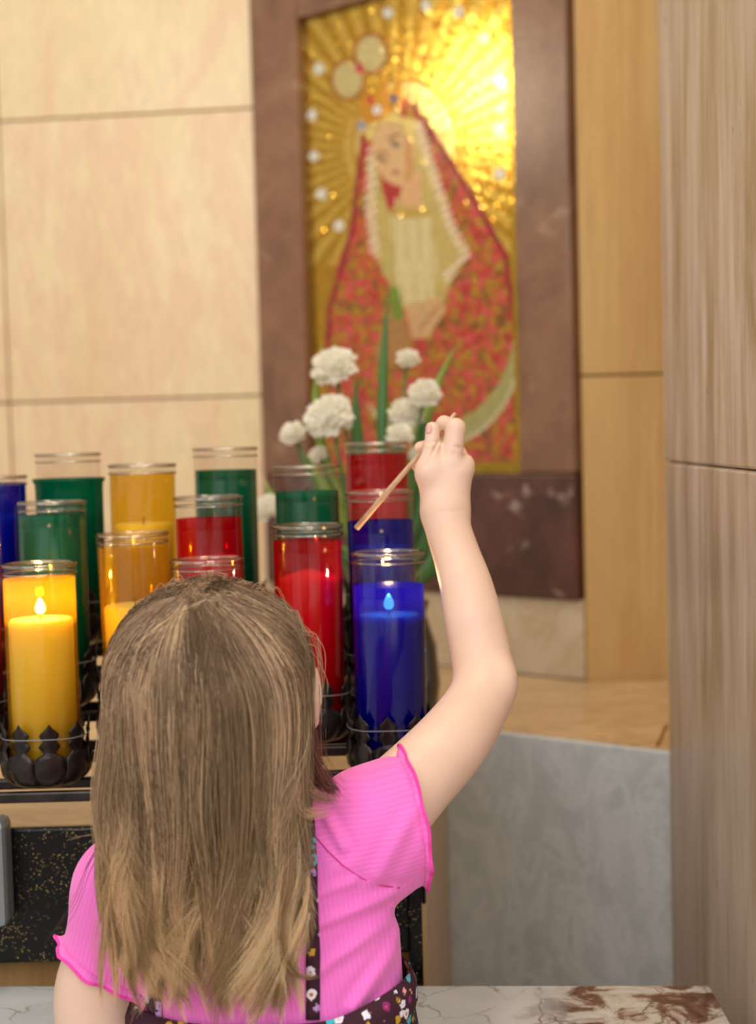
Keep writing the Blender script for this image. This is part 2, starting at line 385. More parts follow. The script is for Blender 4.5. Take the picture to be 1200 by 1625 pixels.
# ---- tesserae: each a small tilted tile, coloured by the design
def inpoly(x, y, poly):
    r = np.zeros(x.shape, bool); n = len(poly)
    for i in range(n):
        x0, y0 = poly[i]; x1, y1 = poly[(i + 1) % n]
        c = ((y0 > y) != (y1 > y)); xx = (x1 - x0) * (y - y0) / ((y1 - y0) if y1 != y0 else 1e-9) + x0
        r ^= c & (x < xx)
    return r
def ell(x, y, cx, cy, rx, ry, rot=0.0):
    c, s = math.cos(R(rot)), math.sin(R(rot)); dx, dy = x - cx, y - cy
    return ((dx * c + dy * s) / rx) ** 2 + ((-dx * s + dy * c) / ry) ** 2
def seg(x, y, a, b):
    ax, ay = a; bx, by = b; t = np.clip(((x - ax) * (bx - ax) + (y - ay) * (by - ay)) / ((bx - ax) ** 2 + (by - ay) ** 2), 0, 1)
    return np.hypot(x - ax - t * (bx - ax), y - ay - t * (by - ay))
TS = 0.0031
nu = int((u1 - u0) / TS); nv = int((vt - vb + 0.012) / TS)
U, Vv = np.meshgrid(u0 + (np.arange(nu) + 0.5) * (u1 - u0) / nu, vb - 0.012 + (np.arange(nv) + 0.5) * (vt - vb + 0.012) / nv)
U = U.ravel(); Vv = Vv.ravel(); N = U.size
W3 = np.stack([A2.x + dirM.x * U, A2.y + dirM.y * U, Vv], 1)
X, Y = proj(W3)
col = np.zeros((N, 3)); met = np.ones(N)
def paint(mask, c, m=0.0, var=0.12):
    k = mask.sum()
    if k: col[mask] = np.array(c) * (1 + var * rng.standard_normal((k, 1))); met[mask] = m
ang = np.arctan2(Y - 235, X - 628); rad = np.hypot(X - 628, Y - 235)
G1, G2 = rgb(224, 182, 88), rgb(196, 146, 48)
paint(np.ones(N, bool), G1, 0.85, 0.10)
raym = (np.sin(ang * 46) > 0.0) & (rad > 85) & (rad < 330 + 40 * np.sin(ang * 23)) & (Y < 420)
paint(raym, rgb(220, 178, 78), 0.8, 0.10); paint((~raym) & (rad > 85), G2, 0.85, 0.12)
for cx_, cy_ in [(492, 182), (495, 247), (507, 307), (535, 358), (503, 108), (613, 20), (673, 8), (725, 18), (765, 60), (792, 128), (790, 205), (790, 275)]:
    paint(ell(X, Y, cx_, cy_, 8, 9) < 1, rgb(226, 220, 206), 0.1)
paint(ell(X, Y, 640, 225, 82, 100) < 1, rgb(226, 196, 112), 0.6, 0.08)
e_ = ell(X, Y, 640, 225, 82, 100); paint((e_ > 0.93) & (e_ < 1.05), rgb(190, 132, 36), 0.6)
mantle = [(574, 215), (570, 300), (556, 365), (532, 415), (520, 490), (514, 600), (520, 760), (832, 760), (822, 600), (812, 470), (800, 405), (778, 355), (745, 308), (708, 245), (680, 195), (652, 165), (636, 158), (630, 175), (640, 205), (600, 215), (585, 225)]
mm_ = inpoly(X, Y, mantle)
nz1 = np.array([noise.noise(Vector((x * 0.055, y * 0.04, 3.0))) for x, y in zip(X, Y)])
nz2 = np.array([noise.noise(Vector((x * 0.09, y * 0.07, 9.0))) for x, y in zip(X, Y)])
paint(mm_, rgb(190, 94, 36), 0.0, 0.2)
paint(mm_ & (nz1 > 0.14), rgb(184, 52, 42), 0, 0.2); paint(mm_ & (nz1 < -0.2), rgb(140, 88, 32), 0.2, 0.2)
paint(mm_ & (nz2 > 0.26), rgb(208, 84, 76), 0, 0.16); paint(mm_ & (nz2 < -0.2), rgb(188, 140, 44), 0.4, 0.2)
paint(mm_ & (np.abs(nz1 + nz2) < 0.02), rgb(120, 40, 24), 0, 0.2)
for a_, b_ in [((574, 215), (556, 365)), ((556, 365), (520, 490)), ((520, 490), (514, 600)), ((652, 165), (745, 308)), ((745, 308), (800, 405)), ((800, 405), (822, 600))]:
    paint(seg(X, Y, a_, b_) < 4, rgb(150, 24, 34), 0, 0.2)
lining = [(592, 212), (584, 260), (582, 330), (588, 395), (606, 435), (636, 486), (700, 486), (716, 440), (738, 400), (716, 355), (700, 320), (686, 262), (662, 190), (640, 185)]
ml = inpoly(X, Y, lining); paint(ml, rgb(206, 180, 104), 0.35, 0.12)
for a_, b_ in [((588, 240), (584, 330)), ((584, 330), (592, 400)), ((662, 200), (690, 290)), ((690, 290), (712, 356)), ((712, 356), (736, 402)), ((736, 402), (706, 440))]:
    paint((seg(X, Y, a_, b_) < 8) & (np.sin(X * 0.35 + Y * 0.42) > -0.3), rgb(232, 206, 176), 0, 0.08)
paint(inpoly(X, Y, [(597, 250), (636, 290), (632, 310), (614, 338), (604, 300)]), rgb(176, 44, 40), 0, 0.12)
dress = inpoly(X, Y, [(617, 340), (682, 340), (692, 420), (684, 486), (636, 486), (622, 420)])
paint(dress, rgb(226, 208, 152), 0.1, 0.06); paint(dress & (np.sin(X * 0.62 - Y * 0.02) > 0.55), rgb(194, 170, 106), 0.1)
paint(inpoly(X, Y, [(633, 285), (664, 270), (668, 330), (634, 332)]), rgb(222, 172, 120), 0, 0.05)
fc = ell(X, Y, 622, 243, 32, 52, -14) < 1; paint(fc, rgb(220, 176, 122), 0, 0.05)
paint(fc & (X > 640), rgb(206, 150, 92), 0, 0.06)
paint(ell(X, Y, 602, 252, 8, 3.4, 25) < 1, rgb(110, 96, 72)); paint(ell(X, Y, 624, 228, 9, 3.6, 25) < 1, rgb(96, 88, 74))
paint(seg(X, Y, (592, 246), (606, 240)) < 1.6, rgb(130, 90, 50)); paint(seg(X, Y, (612, 218), (634, 212)) < 1.6, rgb(130, 90, 50))
paint(seg(X, Y, (611, 240), (610, 262)) < 1.5, rgb(188, 136, 84)); paint(ell(X, Y, 625, 273, 7, 3, 10) < 1, rgb(166, 84, 62))
paint((ell(X, Y, 650, 337, 34, 9) < 1), rgb(206, 170, 84), 0.4)
# simple crown
cr = inpoly(X, Y, [(572, 200), (566, 160), (576, 128), (590, 150), (604, 112), (614, 146), (634, 122), (638, 160), (602, 190)])
paint(cr, rgb(216, 150, 50), 0.7, 0.15)
for gx, gy, gc in [(596, 174, (232, 222, 226)), (571, 199, (150, 150, 170)), (622, 155, (120, 110, 130)), (585, 158, (190, 60, 50)), (640, 160, (226, 120, 60))]:
    paint(ell(X, Y, gx, gy, 7, 7) < 1, rgb(*gc))
for ox, oy in [(549, 126), (586, 84)]:
    ee = ell(X, Y, ox, oy, 27, 33); paint(ee < 1, rgb(206, 186, 124), 0.3, 0.1); paint((ee > 0.72) & (ee < 1.15), rgb(176, 112, 36), 0.5, 0.2)
paint(ell(X, Y, 568, 108, 7, 8) < 1, rgb(190, 50, 60))
# hands, sleeve, palm, crescent
paint(inpoly(X, Y, [(640, 484), (700, 470), (706, 492), (676, 536), (650, 536)]), rgb(206, 164, 110), 0, 0.06)
for k in range(4): paint(seg(X, Y, (660 + k * 6, 528 - k * 9), (694 + k * 3, 486 - k * 3)) < 1.4, rgb(176, 122, 74))
paint(inpoly(X, Y, [(628, 468), (612, 500), (590, 560), (604, 600), (628, 560), (650, 545), (640, 505)]), rgb(176, 128, 70), 0.1, 0.15)
paint(seg(X, Y, (622, 462), (628, 500)) < 9, rgb(118, 140, 40))
cres = (ell(X, Y, 690, 545, 136, 165) < 1) & (ell(X, Y, 672, 520, 140, 158) > 1) & (Y > 520)
paint(cres, rgb(206, 196, 152), 0.2, 0.08); paint(cres & (ell(X, Y, 690, 545, 130, 159) < 1), rgb(176, 166, 104), 0.2)
paint((U > u1 - 0.020), rgb(186, 142, 36), 0.8, 0.1); paint((Vv < vb + 0.008), rgb(176, 136, 40), 0.6, 0.2)
col = np.clip(col, 0.003, 1)
h = TS * 0.46; tl = rng.normal(0, 0.022, (N, 2)); gli = rng.random(N) < 0.06; tl[gli] += rng.normal(0, 0.09, (int(gli.sum()), 2)); tl = np.clip(tl, -0.2, 0.2) * np.where(met > 0.3, 1.0, 0.5)[:, None]
nml = np.array([nM.x, nM.y, 0.0]); du = np.array([dirM.x, dirM.y, 0.0])
jit = rng.uniform(-0.0006, 0.0006, (N, 1))
verts = np.zeros((N, 4, 3))
for k, (a_, b_) in enumerate([(-1, -1), (1, -1), (1, 1), (-1, 1)]):
    off = h * (a_ * tl[:, 0] + b_ * tl[:, 1])[:, None] + jit
    verts[:, k] = W3 + du * (a_ * h) + np.array([0, 0, b_ * h]) + nml * (off - 0.005)
me = D.meshes.new('tesserae'); me.from_pydata(verts.reshape(-1, 3).tolist(), [], np.arange(4 * N).reshape(-1, 4).tolist()); me.update()
ca = me.color_attributes.new('Col', 'FLOAT_COLOR', 'POINT')
ca.data.foreach_set('color', np.repeat(np.concatenate([col, met[:, None]], 1), 4, 0).astype(np.float32).ravel())
t = NT('mosaic_tesserae'); at = t.new('Attribute'); at.attribute_name = 'Col'; t.base(at.outputs['Color']); t.link(at.outputs['Alpha'], t.b.inputs['Metallic']); t.set(Roughness=0.17)
tes = link('tesserae', me, t.m, mosaic); tes['kind'] = 'stuff'
# right narrow wall, frontal at y = 2.25
wr = box('wall_right', B2.x + 0.001, 1.5, 2.284, 2.34, 0.0, ZTOP, M_BACK, bev=0); wr['kind'] = 'structure'
nR = Vector((0, -1, 0)); zjr = on_plane(985, 595, Vector((0, 2.25, 0)), nR).z
zz = [0.0, zjr - 0.78, zjr, zjr + 0.9, ZTOP]
for i in range(4):
    for (xa, xb) in ((B2.x + 0.003, B2.x + 0.55), (B2.x + 0.553, 1.5)):
        box('stone_panel', xa, xb, 2.25, 2.284, zz[i] + 0.0015, zz[i + 1] - 0.0015, M_TAN, wr, None, 0.002)
# ledge: polygon plan, tan top slab, grey facing on the angled face
ZL = 0.86
LF = 1.335
pts_l = [(-1.7, LF), (0.036, LF), (0.086, 1.95), (0.356, 1.746), (0.62, 1.547), (0.62, 2.245), (B2.x, 2.245), (A2.x + 0.0, 2.70), (-1.7, 2.85)]
ledge = prism('ledge', pts_l, 0.0, ZL - 0.022, M_TAN); ledge['kind'] = 'structure'
prism('top_slab', pts_l, ZL - 0.0215, ZL, M_LEDGE, ledge, 0.0015)
def facing(name, a, b, z0, z1, th, mat, parent, bev=0.0015):
    a = Vector(a); b = Vector(b); d = (b - a).normalized(); M = frame_M(a, d)
    return box(name, 0, (b - a).length, -th, 0.0, z0, z1, mat, parent, M, bev)
facing('grey_facing', (0.088, 1.9485), (0.62, 1.547), 0.0, ZL - 0.003, 0.012, M_GREY, ledge)
# pillar on the right
dp = 0.05
Fp = (0.344, 1.70); Np = (0.344 - dp * 0.78, 0.92)
zpj = on_plane(1060, 733, Vector((Fp[0], Fp[1], 0)), Vector((-1, dp, 0)).normalized()).z
pil = prism('pillar', [(Fp[0] + 0.01, Fp[1] - 0.01), (0.70, 1.69), (0.70, 0.93), (Np[0] + 0.01, Np[1] + 0.01)], 0, ZTOP, simple('pillar_core', rgb(110, 96, 80), 0.8)); pil['kind'] = 'structure'
pp = [Fp, (0.71, 1.70), (0.71, 0.92), Np]
prism('stone_block', pp, 0.0, zpj - 0.0006, M_TRAV, pil, 0.003)
prism('stone_block', pp, zpj + 0.0006, ZTOP, M_TRAV, pil, 0.003)
# veined slab ledge in front (the child leans on it)
ZS = 0.756
slab = empty('marble_rail', (0, 1.24, 0), 'veined white and brown marble rail top along the bottom of the picture', 'rail')
prism('slab_top', [(-1.6, 1.155), (0.2835, 1.155), (0.2855, 1.25), (-0.346, 1.292), (-1.6, 1.292)], ZS - 0.035, ZS, M_SLAB, slab, 0.0015).location = (0, -1.24, 0)
box('rail_support', -1.5, 0.24, 1.20, 1.24, 0.0, ZS - 0.036, M_BEIGE, slab).location = (0, -1.24, 0)

# ================================================================== CANDLE RACK
RACK_X1 = 0.030
rack = empty('candle_rack', (0, 1.4, 0), 'tiered black wrought iron rack holding rows of candle glasses in leafy cups', 'rack')
def rb(name, *a, **k):
    o = box(name, *a, **k); o.location = (0, -1.4, 0); return o
rows = [1.30, 1.35, 1.40, 1.455, 1.51]
# candle list: px centre, rim py, row, colour, liner drop mm, wax drop mm, lit
CANDLES = [
 (62, 893, 0, 'amber', 14, 52, True, 'lit amber candle glass in the front row, flame showing at the left edge'),
 (332, 886, 0, 'pink', 38, 80, False, 'clear rimmed pale candle glass half hidden by the girl\'s hair'),
 (613, 875, 0, 'blue', 31, 58, True, 'lit deep blue candle glass in the front row, beside the raised arm'),
 (-60, 846, 1, 'red', 15, 60, False, 'red candle glass cut by the left edge behind the lit amber one'),
 (213, 845, 1, 'amber', 13, 70, False, 'amber unlit candle glass just left of the girl\'s head'),
 (486, 832, 1, 'red', 15, 44, False, 'tall red candle glass right behind the girl\'s head, pointed wax inside'),
 (80, 795, 2, 'green', 14, 70, False, 'dark green candle glass directly behind the lit amber one'),
 (331, 787, 2, 'red', 22, 60, False, 'red candle glass above the girl\'s crown with clear top'),
 (604, 778, 2, 'blue', 30, 55, False, 'dark blue candle glass behind the lit blue one, under the taper tip'),
 (-13, 755, 3, 'blue', 8, 42, False, 'blue candle glass cut by the left edge of the picture'),
 (223, 736, 3, 'amber', 10, 60, False, 'amber candle glass in the back between two green ones'),
 (487, 738, 3, 'green', 27, 29, False, 'green candle glass with wide clear top left of the red back one'),
 (108, 719, 4, 'green', 27, 60, False, 'green candle glass in the back left with lipped green sleeve'),
 (356, 710, 4, 'green', 24, 60, False, 'green candle glass in the back row beside the marble frame'),
 (597, 701, 4, 'red', 13, 50, False, 'red candle glass farthest back, in front of the white flowers'),
]
HC = 0.203
base_z = {}
for r_ in range(5):
    base_z[r_] = np.mean([P(c[0], c[1], rows[r_]).z for c in CANDLES if c[2] == r_]) - HC
for r_ in range(5):
    z1 = base_z[r_] - 0.002; y = rows[r_]
    rb('row_bar', -0.75, RACK_X1, y - 0.034, y - 0.026, z1 - 0.010, z1, M_IRON, rack)
    rb('row_bar', -0.75, RACK_X1, y + 0.018, y + 0.026, z1 - 0.010, z1, M_IRON, rack)
V, Fc = tube_data([(RACK_X1 - 0.006, rows[r_] + dy - 1.4, base_z[r_] - 0.017) for r_ in range(5) for dy in (-0.034, 0.026)], 0.0055, 8)
rail = pyobj('side_rail', V, Fc, M_IRON, rack, True)
r2 = rail.copy(); r2.location = (-0.76, 0, 0); C.objects.link(r2)
for x in (RACK_X1 - 0.012, -0.75):
    rb('leg', x, x + 0.012, 1.308, 1.320, 0.0, base_z[0] - 0.018, M_IRON, rack)
    rb('leg', x, x + 0.012, 1.526, 1.538, ZL, base_z[4] - 0.018, M_IRON, rack)
# leafy cup
CP = [(0.0, 0.0), (0.022, 0.0), (0.031, 0.004), (0.0370, 0.011), (0.0392, 0.020), (0.0385, 0.030), (0.0372, 0.040), (0.0376, 0.050), (0.0392, 0.060)]
def cup_r(z):
    for (r0, z0), (r1, z1) in zip(CP[1:], CP[2:]):
        if z <= z1: return r0 + (r1 - r0) * max(0, (z - z0)) / (z1 - z0)
    return CP[-1][0]
LEAFP = [(0.0015, 9), (0.006, 12), (0.012, 13.6), (0.020, 13.8), (0.027, 13.8), (0.0315, 12.6), (0.0335, 9.0), (0.0345, 6.4), (0.036, 5.4), (0.038, 7.2), (0.041, 10), (0.0435, 8.4), (0.046, 6.0), (0.048, 6.8), (0.051, 9.2), (0.054, 7.6), (0.058, 3.0), (0.062, 0.15)]
def leaf_mesh():
    V = []; Fc = []; cols = (-1, -0.55, 0, 0.55, 1)
    for (z, hw) in LEAFP:
        for s in cols:
            r = cup_r(z) + 0.0012 + (0.0022 * (1 - abs(s)) if z < 0.034 else 0.0010 * (1 - abs(s))) + (0.0016 if abs(s) == 1 and 0.018 < z < 0.032 else 0)
            a = s * hw * 0.001 / r; V.append((r * math.sin(a), -r * math.cos(a), z))
    n = len(cols)
    for i in range(len(LEAFP) - 1):
        for k in range(n - 1): Fc.append((i * n + k, i * n + k + 1, (i + 1) * n + k + 1, (i + 1) * n + k))
    me = D.meshes.new('leaf'); me.from_pydata(V, [], Fc); me.update(); me.materials.append(M_IRON)
    for p in me.polygons: p.use_smooth = True
    return me
LEAFM = leaf_mesh()
cup0 = lathe('cup', CP[:6] + [(0.0365, 0.030), (0.0365, 0.012), (0.0, 0.0028)], M_IRON, rack, 36)
wire_m = None
def fill_cup(cup, ph):
    global wire_m
    for k in range(9):
        o = D.objects.new('leaf', LEAFM); C.objects.link(o); o.parent = cup; o.rotation_euler = (0, 0, ph + k * 2 * math.pi / 9)
        if not o.modifiers:
            s = o.modifiers.new('thick', 'SOLIDIFY'); s.thickness = 0.0009
    if wire_m is None:
        V, Fc = tube_data([(0.0402 * math.cos(a), 0.0402 * math.sin(a), 0.0475 + 0.0008 * math.sin(3 * a)) for a in np.linspace(0, 2 * math.pi, 49)], 0.0005, 6, False)
        wire_m = D.meshes.new('wire'); wire_m.from_pydata([tuple(v) for v in V], [], Fc); wire_m.materials.append(M_STEELG)
    o = D.objects.new('wire', wire_m); C.objects.link(o); o.parent = cup
# candle glass prototype meshes
RO = 0.0335
glass_prof = [(0.0, 0.002), (RO - 0.002, 0.002), (RO, 0.006), (RO, HC - 0.012), (RO + 0.0002, HC - 0.010)]
def me_lathe(name, prof, mat, n=48, closed=False):
    o = lathe(name, prof, mat, None, n, closed); m = o.data; D.objects.remove(o); return m
GLASS_ME = me_lathe('glass', glass_prof, M_GLASS)
rp = []
for k in range(20):
    a = 2 * math.pi * k / 20; rp.append((RO - 0.0004 + 0.0016 * math.cos(a), HC - 0.0018 + 0.0018 * math.sin(a)))
rp2 = [(RO + 0.0002 + 0.0009 * math.cos(2 * math.pi * k / 10), HC - 0.0095 + 0.0010 * math.sin(2 * math.pi * k / 10)) for k in range(10)]
Va, Fa = lathe_data(rp, 64, True); Vb, Fb = lathe_data(rp2, 64, True)
Vc, Fcc = lathe_data([(RO, HC - 0.010), (RO + 0.0003, HC - 0.0035), (RO - 0.002, HC - 0.0035), (RO - 0.0022, HC - 0.010)], 64, True)
rim_me = D.meshes.new('rim'); nA, nB = len(Va), len(Vb)
rim_me.from_pydata(Va + Vb, [], Fa + [tuple(i + nA for i in f) for f in Fb]); rim_me.materials.append(M_RIM)
for p in rim_me.polygons: p.use_smooth = True
neck_me = me_lathe('neck', [(RO + 0.0002, HC - 0.010), (RO + 0.0001, HC - 0.003)], M_GLASS)
bm = bmesh.new(); bm.from_mesh(rim_me); bmesh.ops.recalc_face_normals(bm, faces=bm.faces); bm.to_mesh(rim_me); bm.free()
FL = [(0.0, 0.0), (0.0026, 0.0008), (0.0044, 0.003), (0.0048, 0.0055), (0.0040, 0.009), (0.0022, 0.0125), (0.0, 0.0155)]
FLAME_ME = me_lathe('flame', FL, M_FLAME, 16)
WICK_ME = me_lathe('wick', [(0.0, -0.002), (0.0007, -0.002), (0.0007, 0.006), (0.0, 0.0068)], M_WICK, 8)
first_cup = True
for i, (px, py, r_, colr, ld, wd, lit, lab) in enumerate(CANDLES):
    top = P(px, py, rows[r_]); zb = base_z[r_] + 0.002
    root = empty('votive_candle', (top.x, top.y, zb), lab, 'candle', 'votive candle glasses on the tiered rack')
    hh = top.z - zb; s = hh / HC
    root.rotation_euler = (R(random.uniform(-0.6, 0.6)), R(random.uniform(-0.7, 0.7)), random.uniform(0, 6))
    root.scale = (1, 1, s)
    for nm, m_ in (('glass', GLASS_ME), ('rim', rim_me), ('glass', neck_me)):
        o = D.objects.new(nm, m_); C.objects.link(o); o.parent = root
    lt = HC - ld / 1000.0; lr = RO - 0.0012
    if i == 12:
        lr = RO + 0.0012; prof = [(0.0, 0.0035), (lr - 0.002, 0.0035), (lr, 0.007), (lr + 0.0006, lt - 0.014), (lr + 0.001, lt - 0.006), (lr + 0.003, lt - 0.003), (lr + 0.0032, lt), (lr + 0.0014, lt - 0.001)]
    else:
        prof = [(0.0, 0.0035), (lr - 0.002, 0.0035), (lr, 0.007), (lr, lt - 0.011), (lr - 0.0004, lt - 0.0105), (lr, lt - 0.010), (lr, lt)]
    lathe('coloured_liner', prof, LINER[colr], root, 48)
    wt = HC - wd / 1000.0; wr_ = 0.0292 if colr in ('amber', 'red', 'blue', 'pink') else 0.0305
    if lab.startswith('tall red'): wp = [(0, 0.008), (wr_, 0.008), (wr_, wt - 0.010), (wr_ - 0.002, wt - 0.006), (0.014, wt - 0.002), (0.004, wt + 0.001), (0, wt + 0.001)]
    else: wp = [(0, 0.008), (wr_, 0.008), (wr_, wt - 0.002), (wr_ - 0.002, wt), (0.010, wt - 0.0015), (0, wt - 0.002)]
    lathe('wax', wp, M_WAX, root, 36)
    o = D.objects.new('wick', WICK_ME); C.objects.link(o); o.parent = root; o.location = (0, 0, wt)
    if lit:
        f = D.objects.new('flame', FLAME_ME); C.objects.link(f); f.parent = root; f.location = (0, 0, wt + 0.004)
        l = D.lights.new('flame_light', 'POINT'); l.energy = 0.42 if colr == 'amber' else 0.35; l.color = (1.0, 0.62, 0.26); l.shadow_soft_size = 0.004
        lo = D.objects.new('flame_light', l); C.objects.link(lo); lo.parent = root; lo.location = (0, 0, wt + 0.023)
    if first_cup: cup = cup0; first_cup = False
    else: cup = cup0.copy(); C.objects.link(cup)
    cup.location = (top.x, top.y - 1.4, base_z[r_] - 0.002); fill_cup(cup, R(18 if i == 0 else (-4 if i == 2 else random.uniform(0, 40))))

# speckled black box front below the rack
BX = 0.031
zt, zb_ = 1.25 - 607 / 2257 * 1.295, 1.25 - 827 / 2257 * 1.295
bxo = empty('speckled_panel', (0, 1.30, 0), 'black gold-speckled metal front panel below the candle rack, on tall legs', 'panel')
def bl(name, *a, **k):
    o = box(name, *a, **k); o.location = (0, -1.30, 0); return o
bl('panel_sheet', -0.9, BX - 0.012, 1.296, 1.306, zb_, zt, M_SPECK, bxo, bev=0.0025)
bl('leg', BX - 0.0125, BX, 1.294, 1.3065, 0.0, zt - 0.006, M_SPECK, bxo)
bl('leg', -0.912, -0.8995, 1.294, 1.3065, 0.0, zt - 0.006, M_SPECK, bxo)
for kz, w_ in ((0.055, 0.004), (0.09, 0.003)):
    bl('hinge', BX + 0.0002, BX + w_, 1.296, 1.304, zb_ + kz - 0.01, zb_ + kz + 0.01, M_SPECK, bxo)
# grey metal coin box at the left edge, fixed to the panel
cpt = P(8, 1300, 1.27); cb_ = P(8, 1470, 1.27)
coin = box('coin_box', cpt.x - 0.12, cpt.x, 1.262, 1.2955, cb_.z, cpt.z, M_STEELG, None, None, 0.007)
tag(coin, 'grey metal coin box fixed on the speckled panel at the left edge', 'box')
# matchstick on the ledge
a_ = on_z(1043, 1182, ZL + 0.002); b_ = on_z(1058, 1150, ZL + 0.002)
tag(tube('spent_taper', [a_, a_.lerp(b_, 0.5), b_], 0.0018, simple('brown_wood', rgb(150, 98, 40), 0.6), None, 8), 'short brown wooden stick lying on the tan ledge by the pillar', 'stick')

# ================================================================== FLOWERS
VX = P(612, 900, 1.80)
vase = empty('flower_vase', (VX.x, 1.80, ZL), 'dark glazed vase on the ledge behind the blue candles', 'vase')
lathe('vase_body', [(0, 0.001), (0.045, 0.001), (0.058, 0.02), (0.066, 0.08), (0.062, 0.13), (0.05, 0.17), (0.054, 0.185), (0.050, 0.187), (0.046, 0.17), (0.02, 0.12), (0, 0.12)], M_VASE, vase, 40)
mouth = Vector((VX.x, 1.80, ZL + 0.18))
def bloom_mesh(r, seed, flat=0.75):
    rr = random.Random(seed); V = []; Fc = []
    for k in range(90):
        th = math.acos(1 - 1.45 * (k + 0.5) / 90); ph = k * 2.39996 + rr.uniform(-0.3, 0.3)
        d = Vector((math.sin(th) * math.cos(ph), math.sin(th) * math.sin(ph), math.cos(th)))
        t_ = d.cross(Vector((0.1, 0.2, 1))).normalized(); b2 = d.cross(t_)
        base = d * r * 0.6; i0 = len(V); V.append(base)
        L = r * rr.uniform(0.86, 1.22); wv = r * rr.uniform(0.30, 0.38); ph2 = rr.uniform(0, 6)
        for ring, (f, wd) in enumerate(((0.82, 0.8), (1.0, 1.0))):
            for s in range(7):
                x = (s / 6 - 0.5) * 2
                q = d * (L * f - abs(x) * 0.12 * r + 0.07 * r * math.sin(s * 2.3 + ph2)) + t_ * (x * wv * wd) + b2 * (0.10 * r * math.sin(s * 1.9 + ph2) * f)
                V.append(q)
        for s in range(6):
            Fc.append((i0, i0 + 1 + s, i0 + 2 + s)); Fc.append((i0 + 1 + s, i0 + 8 + s, i0 + 9 + s, i0 + 2 + s))
    bmc = bmesh.new(); bmesh.ops.create_icosphere(bmc, subdivisions=3, radius=r * 0.80); i0 = len(V)
    for v in bmc.verts: V.append(v.co * (1 + 0.10 * noise.noise(v.co / r * 5 + Vector((seed, 0, 0)))))
    for f in bmc.faces: Fc.append(tuple(i0 + v.index for v in f.verts))
    bmc.free(); V = [Vector((v.x, v.y, v.z * flat)) for v in V]
    me = D.meshes.new('bloom'); me.from_pydata([tuple(v) for v in V], [], Fc); me.materials.append(M_PETAL)
    for p in me.polygons: p.use_smooth = True
    return me
BL = [bloom_mesh(1.0, s) for s in (1, 2, 3)]
FLW = [(530, 582, 34, 1.80, 'highest white carnation left of the mosaic figure\'s hands'), (523, 661, 37, 1.76, 'largest white carnation, left of the red back candle'),
 (465, 688, 20, 1.82, 'small white carnation farthest left against the brown frame'), (647, 569, 18, 1.85, 'small white carnation at the top of the bouquet\'s right side'),
 (674, 624, 25, 1.78, 'round white carnation just above the child\'s thumb'), (644, 657, 27, 1.80, 'white carnation behind the hand, below the round one'),
 (634, 690, 20, 1.76, 'cream carnation low behind the red back candle'), (424, 806, 22, 1.82, 'white carnation peeking between two green candle glasses'),
 (664, 722, 16, 1.78, 'white carnation half hidden by the wrist'), (668, 800, 18, 1.86, 'white carnation peeking out left of the raised wrist'), (505, 722, 15, 1.82, 'cream bud between the green and red back candles')]
for i, (px, py, rp_, d, lab) in enumerate(FLW):
    p = P(px, py, d); r = rp_ * d / F_PX
    root = empty('carnation', p, lab, 'flower', 'white carnations in the vase')
    o = D.objects.new('bloom', BL[i % 3]); C.objects.link(o); o.parent = root; o.scale = (r, r, r)
    tilt = (p - mouth).normalized(); o.rotation_euler = (Vector((0, -0.75, 0)) + tilt).normalized().to_track_quat('Z', 'Y').to_euler()
    c_ = -tilt * r * 0.55
    V, Fc = tube_data([c_ * 0.2, c_ * 0.9, c_ * 1.5], [r * 0.30, r * 0.28, r * 0.1], 10); pyobj('calyx', V, Fc, M_LEAF, root, True)
    e = (mouth + Vector((random.uniform(-.02, .02), random.uniform(-.02, .02), -0.05))) - p; m_ = e * 0.5 + Vector((e.x * -0.12, 0, 0.03 if p.z > mouth.z else 0.05))
    V, Fc = tube_data([c_ * 1.4, c_.lerp(m_, 0.5) + Vector((0, 0, 0.008)), m_, m_.lerp(e, 0.55), e], 0.0022, 6); pyobj('stem', V, Fc, M_STEM, root, True)
def blade(name, pts, widths, mat, label, group, flat=Vector((0, -1, 0))):
    V = []; Fc = []
    for i, p in enumerate(pts):
        t_ = (pts[min(i + 1, len(pts) - 1)] - pts[max(0, i - 1)]).normalized(); s = t_.cross(flat).normalized()
        V += [p - s * widths[i], p + flat * widths[i] * 0.3, p + s * widths[i]]
    for i in range(len(pts) - 1):
        for k in range(2): Fc.append((i * 3 + k, i * 3 + k + 1, (i + 1) * 3 + k + 1, (i + 1) * 3 + k))
    o = pyobj(name, V, Fc, mat, None, True); s = o.modifiers.new('t', 'SOLIDIFY'); s.thickness = 0.0012
    return tag(o, label, 'leaf', group)
def bez(a, b, c, n=9):
    return [a.lerp(b, t_).lerp(b.lerp(c, t_), t_) for t_ in np.linspace(0, 1, n)]
